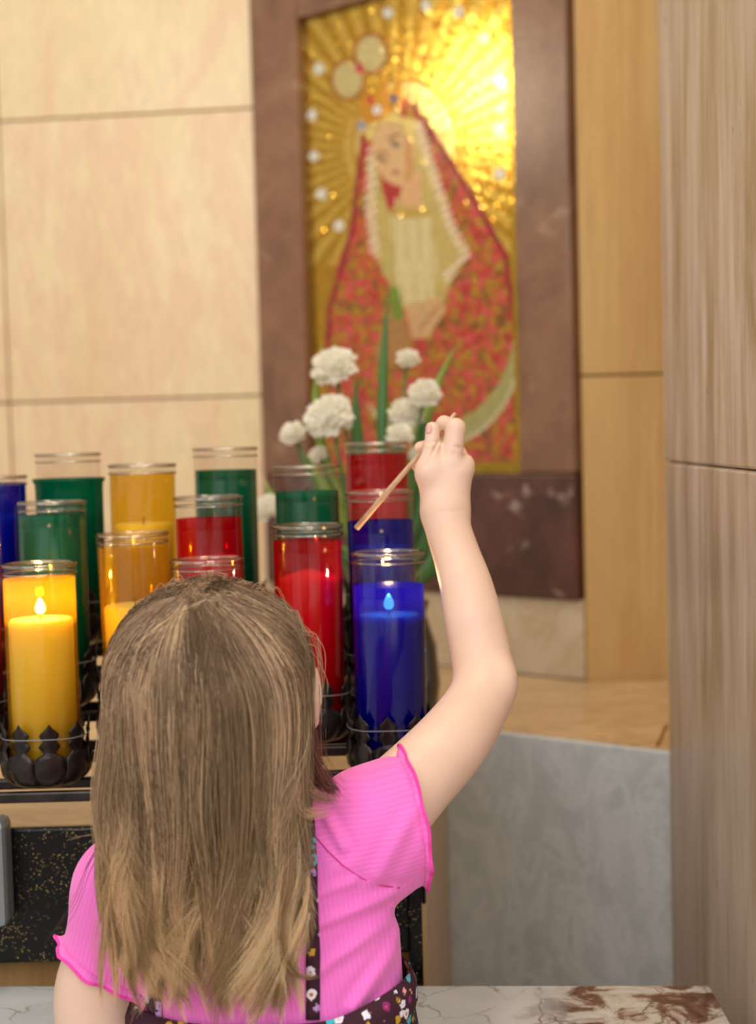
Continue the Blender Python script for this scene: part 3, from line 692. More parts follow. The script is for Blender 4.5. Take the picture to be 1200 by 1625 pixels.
LV = [((612, 880), (600, 620), (616, 470), 1.85, 9, M_LEAF, 'dark green blade leaf rising up the middle of the bouquet'),
 ((640, 860), (660, 660), (722, 552), 1.86, 11, M_LEAF2, 'bright green blade leaf pointing up right above the carnations'),
 ((590, 880), (470, 700), (512, 548), 1.84, 9, M_LEAF2, 'yellow green leaf along the left side of the mosaic'),
 ((590, 880), (560, 720), (566, 600), 1.82, 12, M_LEAF, 'broad leaf between the two big left carnations'),
 ((640, 880), (700, 740), (660, 640), 1.82, 14, M_LEAF, 'broad green leaf under the round carnation'),
 ((640, 900), (690, 860), (668, 760), 1.84, 22, M_LEAF, 'wide green leaf just left of the raised wrist'),
 ((650, 930), (700, 900), (690, 800), 1.83, 18, M_LEAF, 'drooping green leaf behind the forearm'),
 ((580, 900), (480, 860), (430, 850), 1.82, 14, M_LEAF, 'green leaf spreading left behind the green candle'),
 ((580, 890), (500, 760), (470, 705), 1.83, 10, M_LEAF, 'small green leaf under the far left carnation'),
 ((585, 890), (520, 790), (490, 725), 1.80, 12, M_LEAF2, 'yellow green leaf over the green back candle'),
 ((585, 890), (440, 830), (420, 760), 1.84, 9, M_LEAF2, 'thin yellow leaf showing between green candle glasses'),
 ((630, 880), (640, 760), (620, 640), 1.80, 13, M_LEAF, 'dark leaf standing behind the red back candle')]
for a_, b_, c_, d, wpx, m_, lab in LV:
    pts = bez(P(*a_, 1.80), P(*b_, d), P(*c_, d)); wm = wpx * d / F_PX
    blade('bouquet_leaf', pts, [wm * max(0.06, math.sin(math.pi * min(0.97, (0.12 + 0.88 * k / 8)))) for k in range(9)], m_, lab, 'leaves in the bouquet')

# ================================================================== THE GIRL
def smin(a, b, k):
    h = np.clip(0.5 + 0.5 * (b - a) / k, 0, 1); return b + (a - b) * h - k * h * (1 - h)
class Field:
    def __init__(s, xs, ys, zs):
        s.ax = [np.asarray(a, np.float32) for a in (xs, ys, zs)]
        s.F = np.full(tuple(len(a) for a in s.ax), 1.0, np.float32)
    def add(s, fn, lo, hi, k=0.01, sub=False):
        pad = k + 0.012
        sl = tuple(slice(max(0, np.searchsorted(a, l - pad)), np.searchsorted(a, h_ + pad)) for a, l, h_ in zip(s.ax, lo, hi))
        x, y, z = np.meshgrid(*[a[q] for a, q in zip(s.ax, sl)], indexing='ij', sparse=True)
        d = fn(x, y, z).astype(np.float32)
        s.F[sl] = -smin(-s.F[sl], d, k) if sub else smin(s.F[sl], d, k)
    def cap(s, a, b, ra, rb_, k=0.01, sub=False):
        a = np.array(a); b = np.array(b); ab = b - a; L2 = float(ab @ ab); rm = max(ra, rb_)
        def fn(x, y, z):
            t_ = np.clip(((x - a[0]) * ab[0] + (y - a[1]) * ab[1] + (z - a[2]) * ab[2]) / L2, 0, 1)
            return np.sqrt((x - a[0] - t_ * ab[0]) ** 2 + (y - a[1] - t_ * ab[1]) ** 2 + (z - a[2] - t_ * ab[2]) ** 2) - (ra + (rb_ - ra) * t_)
        s.add(fn, np.minimum(a, b) - rm, np.maximum(a, b) + rm, k, sub)
    def chain(s, pts, rad, k=0.012, n=7):
        pts = np.array([tuple(p) for p in pts]); rad = np.array(rad); q = np.column_stack([pts, rad])
        c0 = np.vstack([2 * q[0] - q[1], q, 2 * q[-1] - q[-2]]); u = np.linspace(0, len(q) - 1, (len(q) - 1) * n + 1)
        j = np.minimum(u.astype(int), len(q) - 2); f = (u - j)[:, None]; p0, p1, p2, p3 = c0[j], c0[j + 1], c0[j + 2], c0[j + 3]
        w_ = 0.5 * (2 * p1 + (p2 - p0) * f + (2 * p0 - 5 * p1 + 4 * p2 - p3) * f ** 2 + (3 * p1 - p0 - 3 * p2 + p3) * f ** 3)
        def fn(x, y, z):
            d = None
            for a, b in zip(w_[:-1], w_[1:]):
                ab = b[:3] - a[:3]; t_ = np.clip(((x - a[0]) * ab[0] + (y - a[1]) * ab[1] + (z - a[2]) * ab[2]) / (ab @ ab), 0, 1)
                e = np.sqrt((x - a[0] - t_ * ab[0]) ** 2 + (y - a[1] - t_ * ab[1]) ** 2 + (z - a[2] - t_ * ab[2]) ** 2) - (a[3] + (b[3] - a[3]) * t_)
                d = e if d is None else np.minimum(d, e)
            return d
        m = w_[:, 3].max(); s.add(fn, w_[:, :3].min(0) - m, w_[:, :3].max(0) + m, k)
    def ellip(s, c, r, k=0.01, sub=False):
        def fn(x, y, z):
            q = np.sqrt(((x - c[0]) / r[0]) ** 2 + ((y - c[1]) / r[1]) ** 2 + ((z - c[2]) / r[2]) ** 2); return (q - 1) * min(r)
        s.add(fn, np.array(c) - r, np.array(c) + r, k, sub)
    def trunk(s, tab, off=0.0, k=0.01):
        T = np.array(tab)     # z, cx, cy, rx, ry   (z ascending)
        def fn(x, y, z):
            zz_ = np.clip(z, T[0, 0], T[-1, 0]); g = lambda j: np.interp(zz_, T[:, 0], T[:, j])
            rx, ry = g(3) + off, g(4) + off
            q = np.sqrt(((x - g(1)) / rx) ** 2 + ((y - g(2)) / ry) ** 2); d = (q - 1) * np.minimum(rx, ry)
            e = np.maximum(T[0, 0] - z, z - T[-1, 0]) - off
            return np.where(e > 0, np.sqrt(np.maximum(d, 0) ** 2 + e ** 2), np.maximum(d, e))
        m = max(T[:, 3].max(), T[:, 4].max()) + off
        s.add(fn, (T[:, 1].min() - m, T[:, 2].min() - m, T[0, 0] - off), (T[:, 1].max() + m, T[:, 2].max() + m, T[-1, 0] + off), k)
    def sample(s, p):
        p = np.asarray(p); idx = []; fr = []
        for a, c in zip(s.ax, p.T):
            i = np.clip(np.searchsorted(a, c) - 1, 0, len(a) - 2); idx.append(i); fr.append(np.clip((c - a[i]) / (a[i + 1] - a[i]), 0, 1))
        r = 0
        for dx in (0, 1):
            for dy in (0, 1):
                for dz in (0, 1):
                    w_ = (fr[0] if dx else 1 - fr[0]) * (fr[1] if dy else 1 - fr[1]) * (fr[2] if dz else 1 - fr[2])
                    r = r + w_ * s.F[idx[0] + dx, idx[1] + dy, idx[2] + dz]
        return r
    def mesh(s):
        F = s.F; ins = F < 0
        c = np.zeros(tuple(n - 1 for n in F.shape), np.uint8)
        for dx in (0, 1):
            for dy in (0, 1):
                for dz in (0, 1):
                    c += ins[dx:F.shape[0] - 1 + dx, dy:F.shape[1] - 1 + dy, dz:F.shape[2] - 1 + dz]
        I = np.argwhere((c > 0) & (c < 8)); ids = np.full(c.shape, -1, np.int64); ids[tuple(I.T)] = np.arange(len(I))
        acc = np.zeros((len(I), 3)); cnt = np.zeros(len(I))
        cor = [(a, b, d) for a in (0, 1) for b in (0, 1) for d in (0, 1)]
        val = {q: F[I[:, 0] + q[0], I[:, 1] + q[1], I[:, 2] + q[2]] for q in cor}
        pos = {q: np.stack([s.ax[j][I[:, j] + q[j]] for j in range(3)], 1) for q in cor}
        for q in cor:
            for j in range(3):
                if q[j] == 0:
                    r = tuple(1 if m == j else q[m] for m in range(3)); va, vb_ = val[q], val[r]
                    m_ = (va < 0) != (vb_ < 0); t_ = np.where(m_, va / np.where(m_, va - vb_, 1), 0)[:, None]
                    acc += np.where(m_[:, None], pos[q] + (pos[r] - pos[q]) * t_, 0); cnt += m_
        V = acc / np.maximum(cnt, 1)[:, None]; faces = []
        for j in range(3):
            a = [slice(None)] * 3; b = [slice(None)] * 3; a[j] = slice(0, -1); b[j] = slice(1, None)
            o1, o2 = [m for m in range(3) if m != j]
            A_ = ins[tuple(a)]; B_ = ins[tuple(b)]; E = np.argwhere(A_ != B_)
            E = E[(E[:, o1] > 0) & (E[:, o2] > 0) & (E[:, o1] < F.shape[o1] - 1) & (E[:, o2] < F.shape[o2] - 1)]
            inside_first = A_[tuple(E.T)]
            def cid(d1, d2):
                e = E.copy(); e[:, o1] -= d1; e[:, o2] -= d2; return ids[tuple(e.T)]
            q = np.stack([cid(1, 1), cid(0, 1), cid(0, 0), cid(1, 0)], 1)
            flip = inside_first if j != 1 else ~inside_first
            q = np.where(flip[:, None], q, q[:, ::-1]); faces.append(q)
        return V, np.concatenate(faces)
def np_mesh(name, V, Fq, mat, parent, smooth=True):
    me = D.meshes.new(name); me.vertices.add(len(V)); me.vertices.foreach_set('co', np.asarray(V, np.float32).ravel())
    n = Fq.shape[1]; me.loops.add(Fq.size); me.loops.foreach_set('vertex_index', np.asarray(Fq, np.int32).ravel())
    me.polygons.add(len(Fq)); me.polygons.foreach_set('loop_start', np.arange(0, Fq.size, n, dtype=np.int32))
    me.polygons.foreach_set('use_smooth', np.full(len(Fq), smooth)); me.update(calc_edges=True); me.validate()
    o = D.objects.new(name, me); C.objects.link(o); me.materials.append(mat); o.parent = parent; return o

DT = 1.05                                           # depth of the torso
girl = empty('person', (0, 0, 0), 'young girl seen from behind, long blond hair, pink top, floral straps, right arm raised', 'person')
girl.location = (0, 0, 0)
TXC = -0.09
HCt = P(335, 1075, 1.03)                             # head centre
neck0 = P(352, 1345, DT); 
SHR = P(585, 1316, 1.06); SHL = P(205, 1412, 1.045)
ELR = P(766, 1086, 1.175); WRR = P(709, 828, 1.235)
trunk_tab = [(0.55, TXC, DT, 0.098, 0.068), (0.66, TXC, DT, 0.100, 0.068), (0.76, TXC, DT, 0.094, 0.064), (0.83, TXC - 0.001, DT, 0.0955, 0.062), (0.885, TXC - 0.003, DT, 0.0955, 0.058), (0.915, -0.095, DT, 0.085, 0.048), (0.935, -0.10, DT, 0.055, 0.036)]
fine = lambda lo, hi, a, b, f, c_: np.concatenate([np.arange(lo, a, c_), np.arange(a, b, f), np.arange(b, hi, c_)])
bf = Field(fine(-0.30, 0.14, 0.024, 0.092, 0.0011, 0.0035), fine(0.90, 1.36, 1.205, 1.312, 0.0012, 0.0035), fine(-0.02, 1.31, 1.150, 1.290, 0.0011, 0.0035))
bf.trunk(trunk_tab, 0, 0.02)
bf.cap(neck0 + Vector((0, 0, -0.03)), HCt + Vector((0, 0.005, -0.06)), 0.036, 0.033, 0.02)
# head with face looking away from the camera (+y)
h_ = HCt
bf.ellip(h_ + Vector((0, 0.0, 0.006)), (0.068, 0.080, 0.064), 0.01); bf.ellip(h_ + Vector((0, 0.018, -0.035)), (0.055, 0.060, 0.062), 0.02)
bf.cap(h_ + Vector((0, 0.070, -0.088)), h_ + Vector((0, 0.062, -0.080)), 0.013, 0.016, 0.02)
for s_ in (-1, 1):
    bf.ellip(h_ + Vector((s_ * 0.036, 0.062, -0.034)), (0.018, 0.014, 0.018), 0.012)
    bf.ellip(h_ + Vector((s_ * 0.027, 0.080, -0.006)), (0.011, 0.008, 0.008), 0.006, True)
    e_c = h_ + Vector((s_ * 0.069, 0.004, -0.018))
    bf.ellip(e_c + Vector((s_ * 0.006, -0.004, 0.004)), (0.006, 0.013, 0.021), 0.006); bf.ellip(e_c + Vector((s_ * 0.003, 0.004, -0.016)), (0.005, 0.007, 0.009), 0.005)
    bf.ellip(e_c + Vector((s_ * 0.013, 0.002, 0.003)), (0.004, 0.006, 0.011), 0.004, True)
bf.cap(h_ + Vector((0, 0.079, 0.0)), h_ + Vector((0, 0.090, -0.024)), 0.004, 0.008, 0.006)
bf.cap(h_ + Vector((-0.014, 0.079, -0.052)), h_ + Vector((0.014, 0.079, -0.052)), 0.005, 0.005, 0.006)
# right arm
bf.cap(Vector((-0.06, DT, SHR.z - 0.035)), SHR, 0.05, 0.036, 0.02)
bf.chain([SHR, P(655, 1243, 1.09), P(718, 1176, 1.125), P(757, 1118, 1.16), P(768, 1078, 1.178), P(762, 1035, 1.19), P(752, 985, 1.20), P(740, 930, 1.213), P(726, 885, 1.224), P(713, 845, 1.234), P(706, 815, 1.24)],
         [0.036, 0.0315, 0.0295, 0.0268, 0.0262, 0.0254, 0.0247, 0.0226, 0.0206, 0.0200, 0.0200], 0.012)
bf.ellip(P(803, 1080, 1.165), (0.008, 0.010, 0.012), 0.012)
# hand (zx, zy are the units of a five-fold enlargement around the fist)
def HP(zx, zy, dy=0.0): return P(620 + zx / 5, 620 + zy / 5, 1.245 + dy)
U_ = 1.245 / F_PX / 5
bf.cap(HP(420, 960), HP(335, 640, -0.001), 155 * U_, 138 * U_, 0.010)
bf.cap(HP(455, 960), HP(515, 650, 0.002), 155 * U_, 138 * U_, 0.010)
bf.ellip(HP(590, 590, 0.006), (70 * U_, 70 * U_, 85 * U_), 0.007)
# index
bf.cap(HP(478, 560, -0.003), HP(515, 300, 0.000), 88 * U_, 80 * U_, 0.004)
bf.cap(HP(515, 296, 0.001), HP(425, 262, 0.020), 74 * U_, 62 * U_, 0.003); bf.cap(HP(425, 262, 0.020), HP(372, 330, 0.026), 60 * U_, 52 * U_, 0.003)
# thumb
bf.cap(HP(300, 660, -0.004), HP(330, 450, -0.004), 100 * U_, 68 * U_, 0.005); bf.cap(HP(330, 440, -0.004), HP(332, 302, -0.002), 62 * U_, 56 * U_, 0.002)
# middle, ring, little
bf.cap(HP(585, 585, 0.008), HP(540, 500, 0.034), 70 * U_, 62 * U_, 0.004); bf.cap(HP(540, 500, 0.034), HP(350, 440, 0.042), 62 * U_, 58 * U_, 0.003); bf.cap(HP(350, 430, 0.042), HP(236, 452, 0.022), 56 * U_, 50 * U_, 0.003)
bf.cap(HP(590, 650, 0.012), HP(545, 555, 0.040), 68 * U_, 62 * U_, 0.004); bf.cap(HP(545, 555, 0.040), HP(320, 555, 0.046), 60 * U_, 54 * U_, 0.003); bf.cap(HP(320, 555, 0.046), HP(212, 600, 0.024), 52 * U_, 46 * U_, 0.003)
bf.cap(HP(560, 730, 0.012), HP(510, 660, 0.038), 60 * U_, 54 * U_, 0.004); bf.cap(HP(510, 660, 0.038), HP(340, 680, 0.040), 52 * U_, 46 * U_, 0.003); bf.cap(HP(340, 680, 0.040), HP(250, 700, 0.022), 46 * U_, 42 * U_, 0.003)
# left arm, resting on the rail
ELL = Vector((-0.214, 1.06, 0.765)); WRL = Vector((-0.160, 1.165, ZS + 0.034))
bf.cap(Vector((-0.13, DT, SHL.z - 0.01)), SHL, 0.045, 0.034, 0.02)
m5 = P(152, 1590, 1.05); bf.chain([SHL, P(180, 1500, 1.05), m5, ELL, ELL.lerp(WRL, 0.5), WRL], [0.034, 0.0325, 0.0312, 0.027, 0.0235, 0.019], 0.012)
pl = WRL + Vector((0.014, 0.045, -0.010)); bf.ellip(pl, (0.026, 0.034, 0.013), 0.012)
for k in range(4):
    a0 = pl + Vector((-0.017 + 0.0115 * k, 0.026, -0.001)); L_ = (0.030, 0.036, 0.034, 0.026)[k]
    bf.cap(a0, a0 + Vector((0.004 + 0.001 * k, L_ * 0.6, 0.002)), 0.0062, 0.0058, 0.003); bf.cap(a0 + Vector((0.004 + 0.001 * k, L_ * 0.6, 0.002)), a0 + Vector((0.006, L_, -0.004)), 0.0058, 0.005, 0.003)
bf.cap(pl + Vector((0.022, -0.012, 0)), pl + Vector((0.042, 0.018, -0.002)), 0.0075, 0.0055, 0.004)
# legs
for s_ in (-1, 1):
    hp = Vector((TXC + s_ * 0.052, DT, 0.56)); kn = Vector((TXC + s_ * 0.055, DT + 0.004, 0.31)); an = Vector((TXC + s_ * 0.056, DT - 0.005, 0.065))
    bf.cap(hp, kn, 0.056, 0.036, 0.02); bf.cap(kn, kn.lerp(an, 0.4) + Vector((0, -0.008, 0)), 0.035, 0.033, 0.015); bf.cap(kn.lerp(an, 0.4) + Vector((0, -0.008, 0)), an, 0.033, 0.022, 0.015)
    bf.cap(an + Vector((0, 0, -0.025)), an + Vector((0, 0.09, -0.04)), 0.022, 0.018, 0.015)
V, Fq = bf.mesh()
def creases(V):
    X, Y = proj(V); f = (V[:, 2] > 1.12) & (V[:, 0] > 0.0); d = np.zeros(len(V))
    for a_, b_, sg, am in [((268, 412), (385, 404), 7, 0.0010), ((392, 380), (345, 470), 9, 0.0022), ((345, 470), (284, 600), 9, 0.0013), ((505, 445), (548, 448), 9, 0.0010), ((548, 448), (590, 470), 12, 0.0012), ((500, 500), (500, 520), 22, 0.0008), ((395, 960), (560, 950), 14, 0.0005)]:
        q = seg(X, Y, (620 + a_[0] / 5, 620 + a_[1] / 5), (620 + b_[0] / 5, 620 + b_[1] / 5)); d += am * np.exp(-(q / (sg / 5)) ** 2)
    V = V.copy(); V[:, 1] += d * f * (V[:, 1] < 1.262); return V
V = creases(V)
body = np_mesh('body', V, Fq, M_SKIN, girl)
sm = body.modifiers.new('smooth', 'SMOOTH'); sm.factor = 0.5; sm.iterations = 2
# thumbnail
def quad_patch(name, c, nrm, up, w_, h__, mat, parent):
    nrm = nrm.normalized(); side = up.cross(nrm).normalized(); up2 = nrm.cross(side)
    V = []; Fc = []
    for j in range(6):
        for i in range(6):
            x = (i / 5 - 0.5) * 2; y = (j / 5 - 0.5) * 2
            rr_ = 1 - 0.22 * max(0, y) ** 2 * abs(x)
            V.append(c + side * x * w_ * rr_ * (1 - 0.15 * y * y) + up2 * y * h__ * (1 - 0.12 * x * x) - nrm * (x * x) * w_ * 0.30)
    for j in range(5):
        for i in range(5): Fc.append((j * 6 + i, j * 6 + i + 1, (j + 1) * 6 + i + 1, (j + 1) * 6 + i))
    o = pyobj(name, V, Fc, mat, parent, True); s = o.modifiers.new('t', 'SOLIDIFY'); s.thickness = 0.0006; return o
quad_patch('thumbnail', HP(298, 300, -0.0078), Vector((-0.62, -0.78, 0.05)), Vector((0.05, 0, 1)), 0.0032, 0.0046, M_PINKSKIN, girl)
# face details
for s_ in (-1, 1):
    bm = bmesh.new(); bmesh.ops.create_uvsphere(bm, u_segments=16, v_segments=12, radius=0.0085, matrix=Matrix.Translation(h_ + Vector((s_ * 0.027, 0.0745, -0.006))))
    obj('eye', bm, simple('eye_white', rgb(236, 232, 226), 0.2), girl, True)
    bm = bmesh.new(); bmesh.ops.create_uvsphere(bm, u_segments=16, v_segments=8, radius=0.0042, matrix=Matrix.Translation(h_ + Vector((s_ * 0.027, 0.0795, -0.006))))
    obj('iris', bm, simple('eye_iris', rgb(70, 96, 120), 0.2), girl, True)
    tube('eyebrow', [h_ + Vector((s_ * 0.014, 0.0825, 0.010)), h_ + Vector((s_ * 0.027, 0.081, 0.014)), h_ + Vector((s_ * 0.040, 0.072, 0.010))], 0.0018, M_HAIRCAP, girl, 6)
tube('lips', [h_ + Vector((-0.017, 0.0775, -0.052)), h_ + Vector((0, 0.0835, -0.053)), h_ + Vector((0.017, 0.0775, -0.052))], [0.0022, 0.004, 0.0022], simple('lip', rgb(196, 110, 104), 0.4), girl, 8)
# --- shirt
gs = 0.0028
sf = Field(np.arange(-0.30, 0.10, gs), np.arange(0.93, 1.20, gs), np.arange(0.74, 1.02, gs))
sf.trunk(trunk_tab, 0.0055, 0.02)
SLV_C = P(648, 1300, 1.075)
sf.cap(Vector((-0.06, DT, SHR.z - 0.030)), SHR, 0.055, 0.043, 0.02)
sf.cap(SHR + Vector((0, 0, -0.004)), P(690, 1285, 1.095), 0.045, 0.045, 0.015)
sf.cap(P(600, 1305, 1.06), P(690, 1245, 1.10), 0.036, 0.034, 0.02)
sf.cap(P(560, 1372, 1.06), P(624, 1372, 1.065), 0.030, 0.0185, 0.02)
SLL = P(160, 1560, 1.05)
sf.cap(Vector((-0.13, DT, SHL.z - 0.008)), SHL, 0.050, 0.040, 0.02); sf.cap(SHL, SLL, 0.0385, 0.0345, 0.015)
V, Fq = sf.mesh()
nRs = Vector((0.96, 0.20, 0.13)).normalized(); cRs = P(646, 1300, 1.08)
nLs = Vector((-0.50, 0.0, -0.86)).normalized(); cLs = P(162, 1518, 1.05)
def keepmask(p):
    k1 = (p - np.array(cRs)) @ np.array(nRs) < 0; k2 = ((p - np.array(cLs)) @ np.array(nLs) < 0) | (p[:, 0] > -0.165)
    nk = np.hypot(p[:, 0] - neck0.x, p[:, 1] - DT) > 0.050
    return k1 & k2 & (p[:, 2] > 0.775) & (nk | (p[:, 2] < 0.925))
# slide vertices near the cut onto the cut plane for clean hems
dR = (V - np.array(cRs)) @ np.array(nRs); nearR = (np.abs(dR) < gs * 1.2); V[nearR] -= dR[nearR, None] * np.array(nRs) * 0.999 + 1e-5 * np.array(nRs)
selL = V[:, 0] < -0.165; dL = (V - np.array(cLs)) @ np.array(nLs); nearL = (np.abs(dL) < gs * 1.2) & selL; V[nearL] -= dL[nearL, None] * np.array(nLs) + 1e-5 * np.array(nLs)
# folds on the back
def shirt_folds(V):
    X, Y = proj(V); back = V[:, 1] < DT - 0.015; dsp = np.zeros(len(V))
    for a_, b_, s, amp in [((628, 1418), (500, 1470), 9, 0.0030), ((632, 1450), (505, 1540), 11, 0.0032), ((632, 1500), (560, 1600), 10, 0.0034), ((560, 1400), (500, 1420), 8, 0.0022), ((520, 1300), (545, 1345), 8, 0.0030), ((640, 1560), (600, 1600), 8, 0.0020), ((655, 1290), (600, 1390), 12, 0.0022), ((470, 1380), (420, 1560), 16, 0.002), ((440, 1350), (380, 1500), 16, 0.0025)]:
        dd = seg(X, Y, a_, b_); dsp += amp * (np.exp(-(dd / s) ** 2) - 0.6 * np.exp(-((dd - 1.7 * s) / s) ** 2))
    V = V.copy(); V[:, 1] -= dsp * back; return V
V2 = shirt_folds(V)
kv = keepmask(V); kf = kv[Fq].all(1); Fk = Fq[kf]; used = np.unique(Fk); remap = np.full(len(V), -1); remap[used] = np.arange(len(used))
shirt = np_mesh('shirt', V2[used], remap[Fk], M_SHIRT, girl)
Vs = V2[used]; Xs, Ys = proj(Vs)
rib = np.where(Vs[:, 0] < -0.185, Vs[:, 0] * 1.0 + Vs[:, 2] * -0.3, Vs[:, 2] * 0.98 - Vs[:, 0] * 0.10)
on_body = (Xs < 545 + (Ys - 1380) * 3) & (Vs[:, 0] > -0.185) | (Ys > 1400) & (Vs[:, 0] > -0.185)
rib = np.where(on_body, Vs[:, 0] * 1.0 + Vs[:, 2] * 0.12, rib)
at = shirt.data.attributes.new('rib', 'FLOAT', 'POINT'); at.data.foreach_set('value', (rib * 2 * math.pi / 0.0036).astype(np.float32))
sm = shirt.modifiers.new('smooth', 'SMOOTH'); sm.factor = 0.5; sm.iterations = 1
so = shirt.modifiers.new('thick', 'SOLIDIFY'); so.thickness = 0.0012; so.offset = -1
# ruffled hems
def ruffle(c, n, waves, amp, seed, out=0.0035, along=0.004, rmax=0.075):
    n = n.normalized(); a = n.orthogonal().normalized(); b = n.cross(a); K = 160; ring = []
    th = np.linspace(0, 2 * math.pi, K, endpoint=False); dirs = np.array([a * math.cos(t_) + b * math.sin(t_) for t_ in th])
    rs = np.full(K, 0.004)
    prev = sf.sample(np.array(c) + dirs * 0.004); done = np.zeros(K, bool)
    for r in np.arange(0.006, rmax, 0.0006):
        v = sf.sample(np.array(c) + dirs * r); hit = (v > 0) & ~done; rs[hit] = r; done |= hit
    rs = (rs + np.roll(rs, 1) + np.roll(rs, -1)) / 3
    r0 = np.array(c) + dirs * (rs - 0.0006)[:, None] - np.array(n) * 0.002; w_ = np.sin(th * waves + seed) + 0.5 * np.sin(th * (waves * 1.7) + seed * 2)
    w_[-1] = (w_[-2] + w_[0]) / 2
    r1 = np.array(c) + dirs * (rs + out * 0.4 + amp * 0.4 * w_)[:, None] + np.array(n) * along * 0.5
    r2_ = np.array(c) + dirs * (rs + out + amp * w_)[:, None] + np.array(n) * (along + 0.3 * amp * np.roll(w_, 5))[:, None]
    VV = np.concatenate([r0, r1, r2_]); FF = [(k + j * K, (k + 1) % K + j * K, (k + 1) % K + (j + 1) * K, k + (j + 1) * K) for j in range(2) for k in range(K)]
    o = np_mesh('sleeve_ruffle', VV, np.array(FF), M_SHIRT, girl); at = o.data.attributes.new('rib', 'FLOAT', 'POINT'); at.data.foreach_set('value', np.concatenate([rs * 0 + th * 60] * 3).astype(np.float32))
    s = o.modifiers.new('t', 'SOLIDIFY'); s.thickness = 0.0011
    loop = [Vector(p) for p in r2_] + [Vector(r2_[0])]
    tube('hem_thread', loop, 0.0011, M_HEM, girl, 7, False)
ruffle(cRs, nRs, 9, 0.0020, 1.0); ruffle(cLs, nLs, 8, 0.0024, 2.0)
# --- things lying on the shirt: straps and seam, dropped onto it along +y
dg = bpy.context.evaluated_depsgraph_get()
bvh = BVHTree.FromPolygons([tuple(v) for v in V2], [tuple(int(i) for i in f) for f in Fq])
def drop(px, py, off):
    v = ray(px, py); hit = bvh.ray_cast(CAM, v.normalized())
    return (hit[0] if hit[0] is not None else P(px, py, DT - 0.06)) - v.normalized() * off
def strap(path, wpx):
    Vv_ = []; Fc = []; n = 26
    for i in range(n):
        t_ = i / (n - 1) * (len(path) - 1); j = min(int(t_), len(path) - 2); f = t_ - j
        px = path[j][0] + (path[j + 1][0] - path[j][0]) * f; py = path[j][1] + (path[j + 1][1] - path[j][1]) * f
        for s in (-1, -0.33, 0.33, 1): Vv_.append(drop(px + s * wpx / 2, py, 0.0022 if abs(s) < 1 else 0.0014))
    for i in range(n - 1):
        for k in range(3): Fc.append((i * 4 + k, i * 4 + k + 1, (i + 1) * 4 + k + 1, (i + 1) * 4 + k))
    return Vv_, Fc
dress_ = None
# skirt / dress bodice
K = 96; rings = []
def ztop(x, y): 
    t_ = min(1, max(0, (x + 0.050) / 0.07)); return 0.842 + 0.013 * t_ * t_ * (3 - 2 * t_)
prof = [(0.0, 0.004), (0.012, 0.0075), (0.024, 0.0078), (0.03, 0.006), (0.06, 0.010), (0.12, 0.016), (0.22, 0.028), (0.40, 0.048)]
Tt = np.array(trunk_tab)
VV = []
for j, (dz, off) in enumerate(prof):
    for k in range(K):
        a = 2 * math.pi * k / K; x0 = math.cos(a); y0 = math.sin(a)
        z = ztop(TXC + 0.104 * x0, 0) - dz; rx = np.interp(z, Tt[:, 0], Tt[:, 3]) + 0.0055 + off; ry = np.interp(z, Tt[:, 0], Tt[:, 4]) + 0.0055 + off
        fold = 0.0045 * math.sin(a * 15 + 0.7) * min(1, dz / 0.2) * (1 if dz > 0.03 else 0.15)
        VV.append((TXC + (rx + fold) * x0, DT + (min(ry, 0.105) + fold) * y0, z))
FF = [(j * K + k, j * K + (k + 1) % K, (j + 1) * K + (k + 1) % K, (j + 1) * K + k) for j in range(len(prof) - 1) for k in range(K)]
dress_ = np_mesh('dress', np.array(VV), np.array(FF), M_FLORAL, girl); s = dress_.modifiers.new('t', 'SOLIDIFY'); s.thickness = 0.0015
for path in ([(488, 1290), (492, 1360), (494, 1440), (497, 1520), (496, 1618)], [(262, 1300), (250, 1450), (246, 1560), (247, 1625)]):
    Vv_, Fc = strap(path, 21); o = pyobj('strap', Vv_, Fc, M_FLORAL, dress_, True); s = o.modifiers.new('t', 'SOLIDIFY'); s.thickness = 0.0012
seam_px = [(498, 1325), (520, 1350), (545, 1374), (575, 1394), (605, 1405), (634, 1409)]
tube('seam', [drop(x, y, 0.0006) for x, y in seam_px], 0.0006, M_SEAM, girl, 6)
# shoes
for s_ in (-1, 1):
    cx_ = TXC + s_ * 0.056; bm = bmesh.new()
    bmesh.ops.create_uvsphere(bm, u_segments=20, v_segments=12, radius=1.0)
    for v in bm.verts:
        z = max(v.co.z, -0.55); v.co = Vector((cx_ + v.co.x * 0.034, DT + 0.035 + v.co.y * 0.088, 0.026 + z * 0.045 * (1.0 if v.co.y < 0.2 else 0.75)))
    zmin = min(v.co.z for v in bm.verts)
    for v in bm.verts: v.co.z += -zmin + 0.001
    obj('shoe', bm, simple('white_canvas_shoe', rgb(226, 222, 218), 0.7), girl, True)

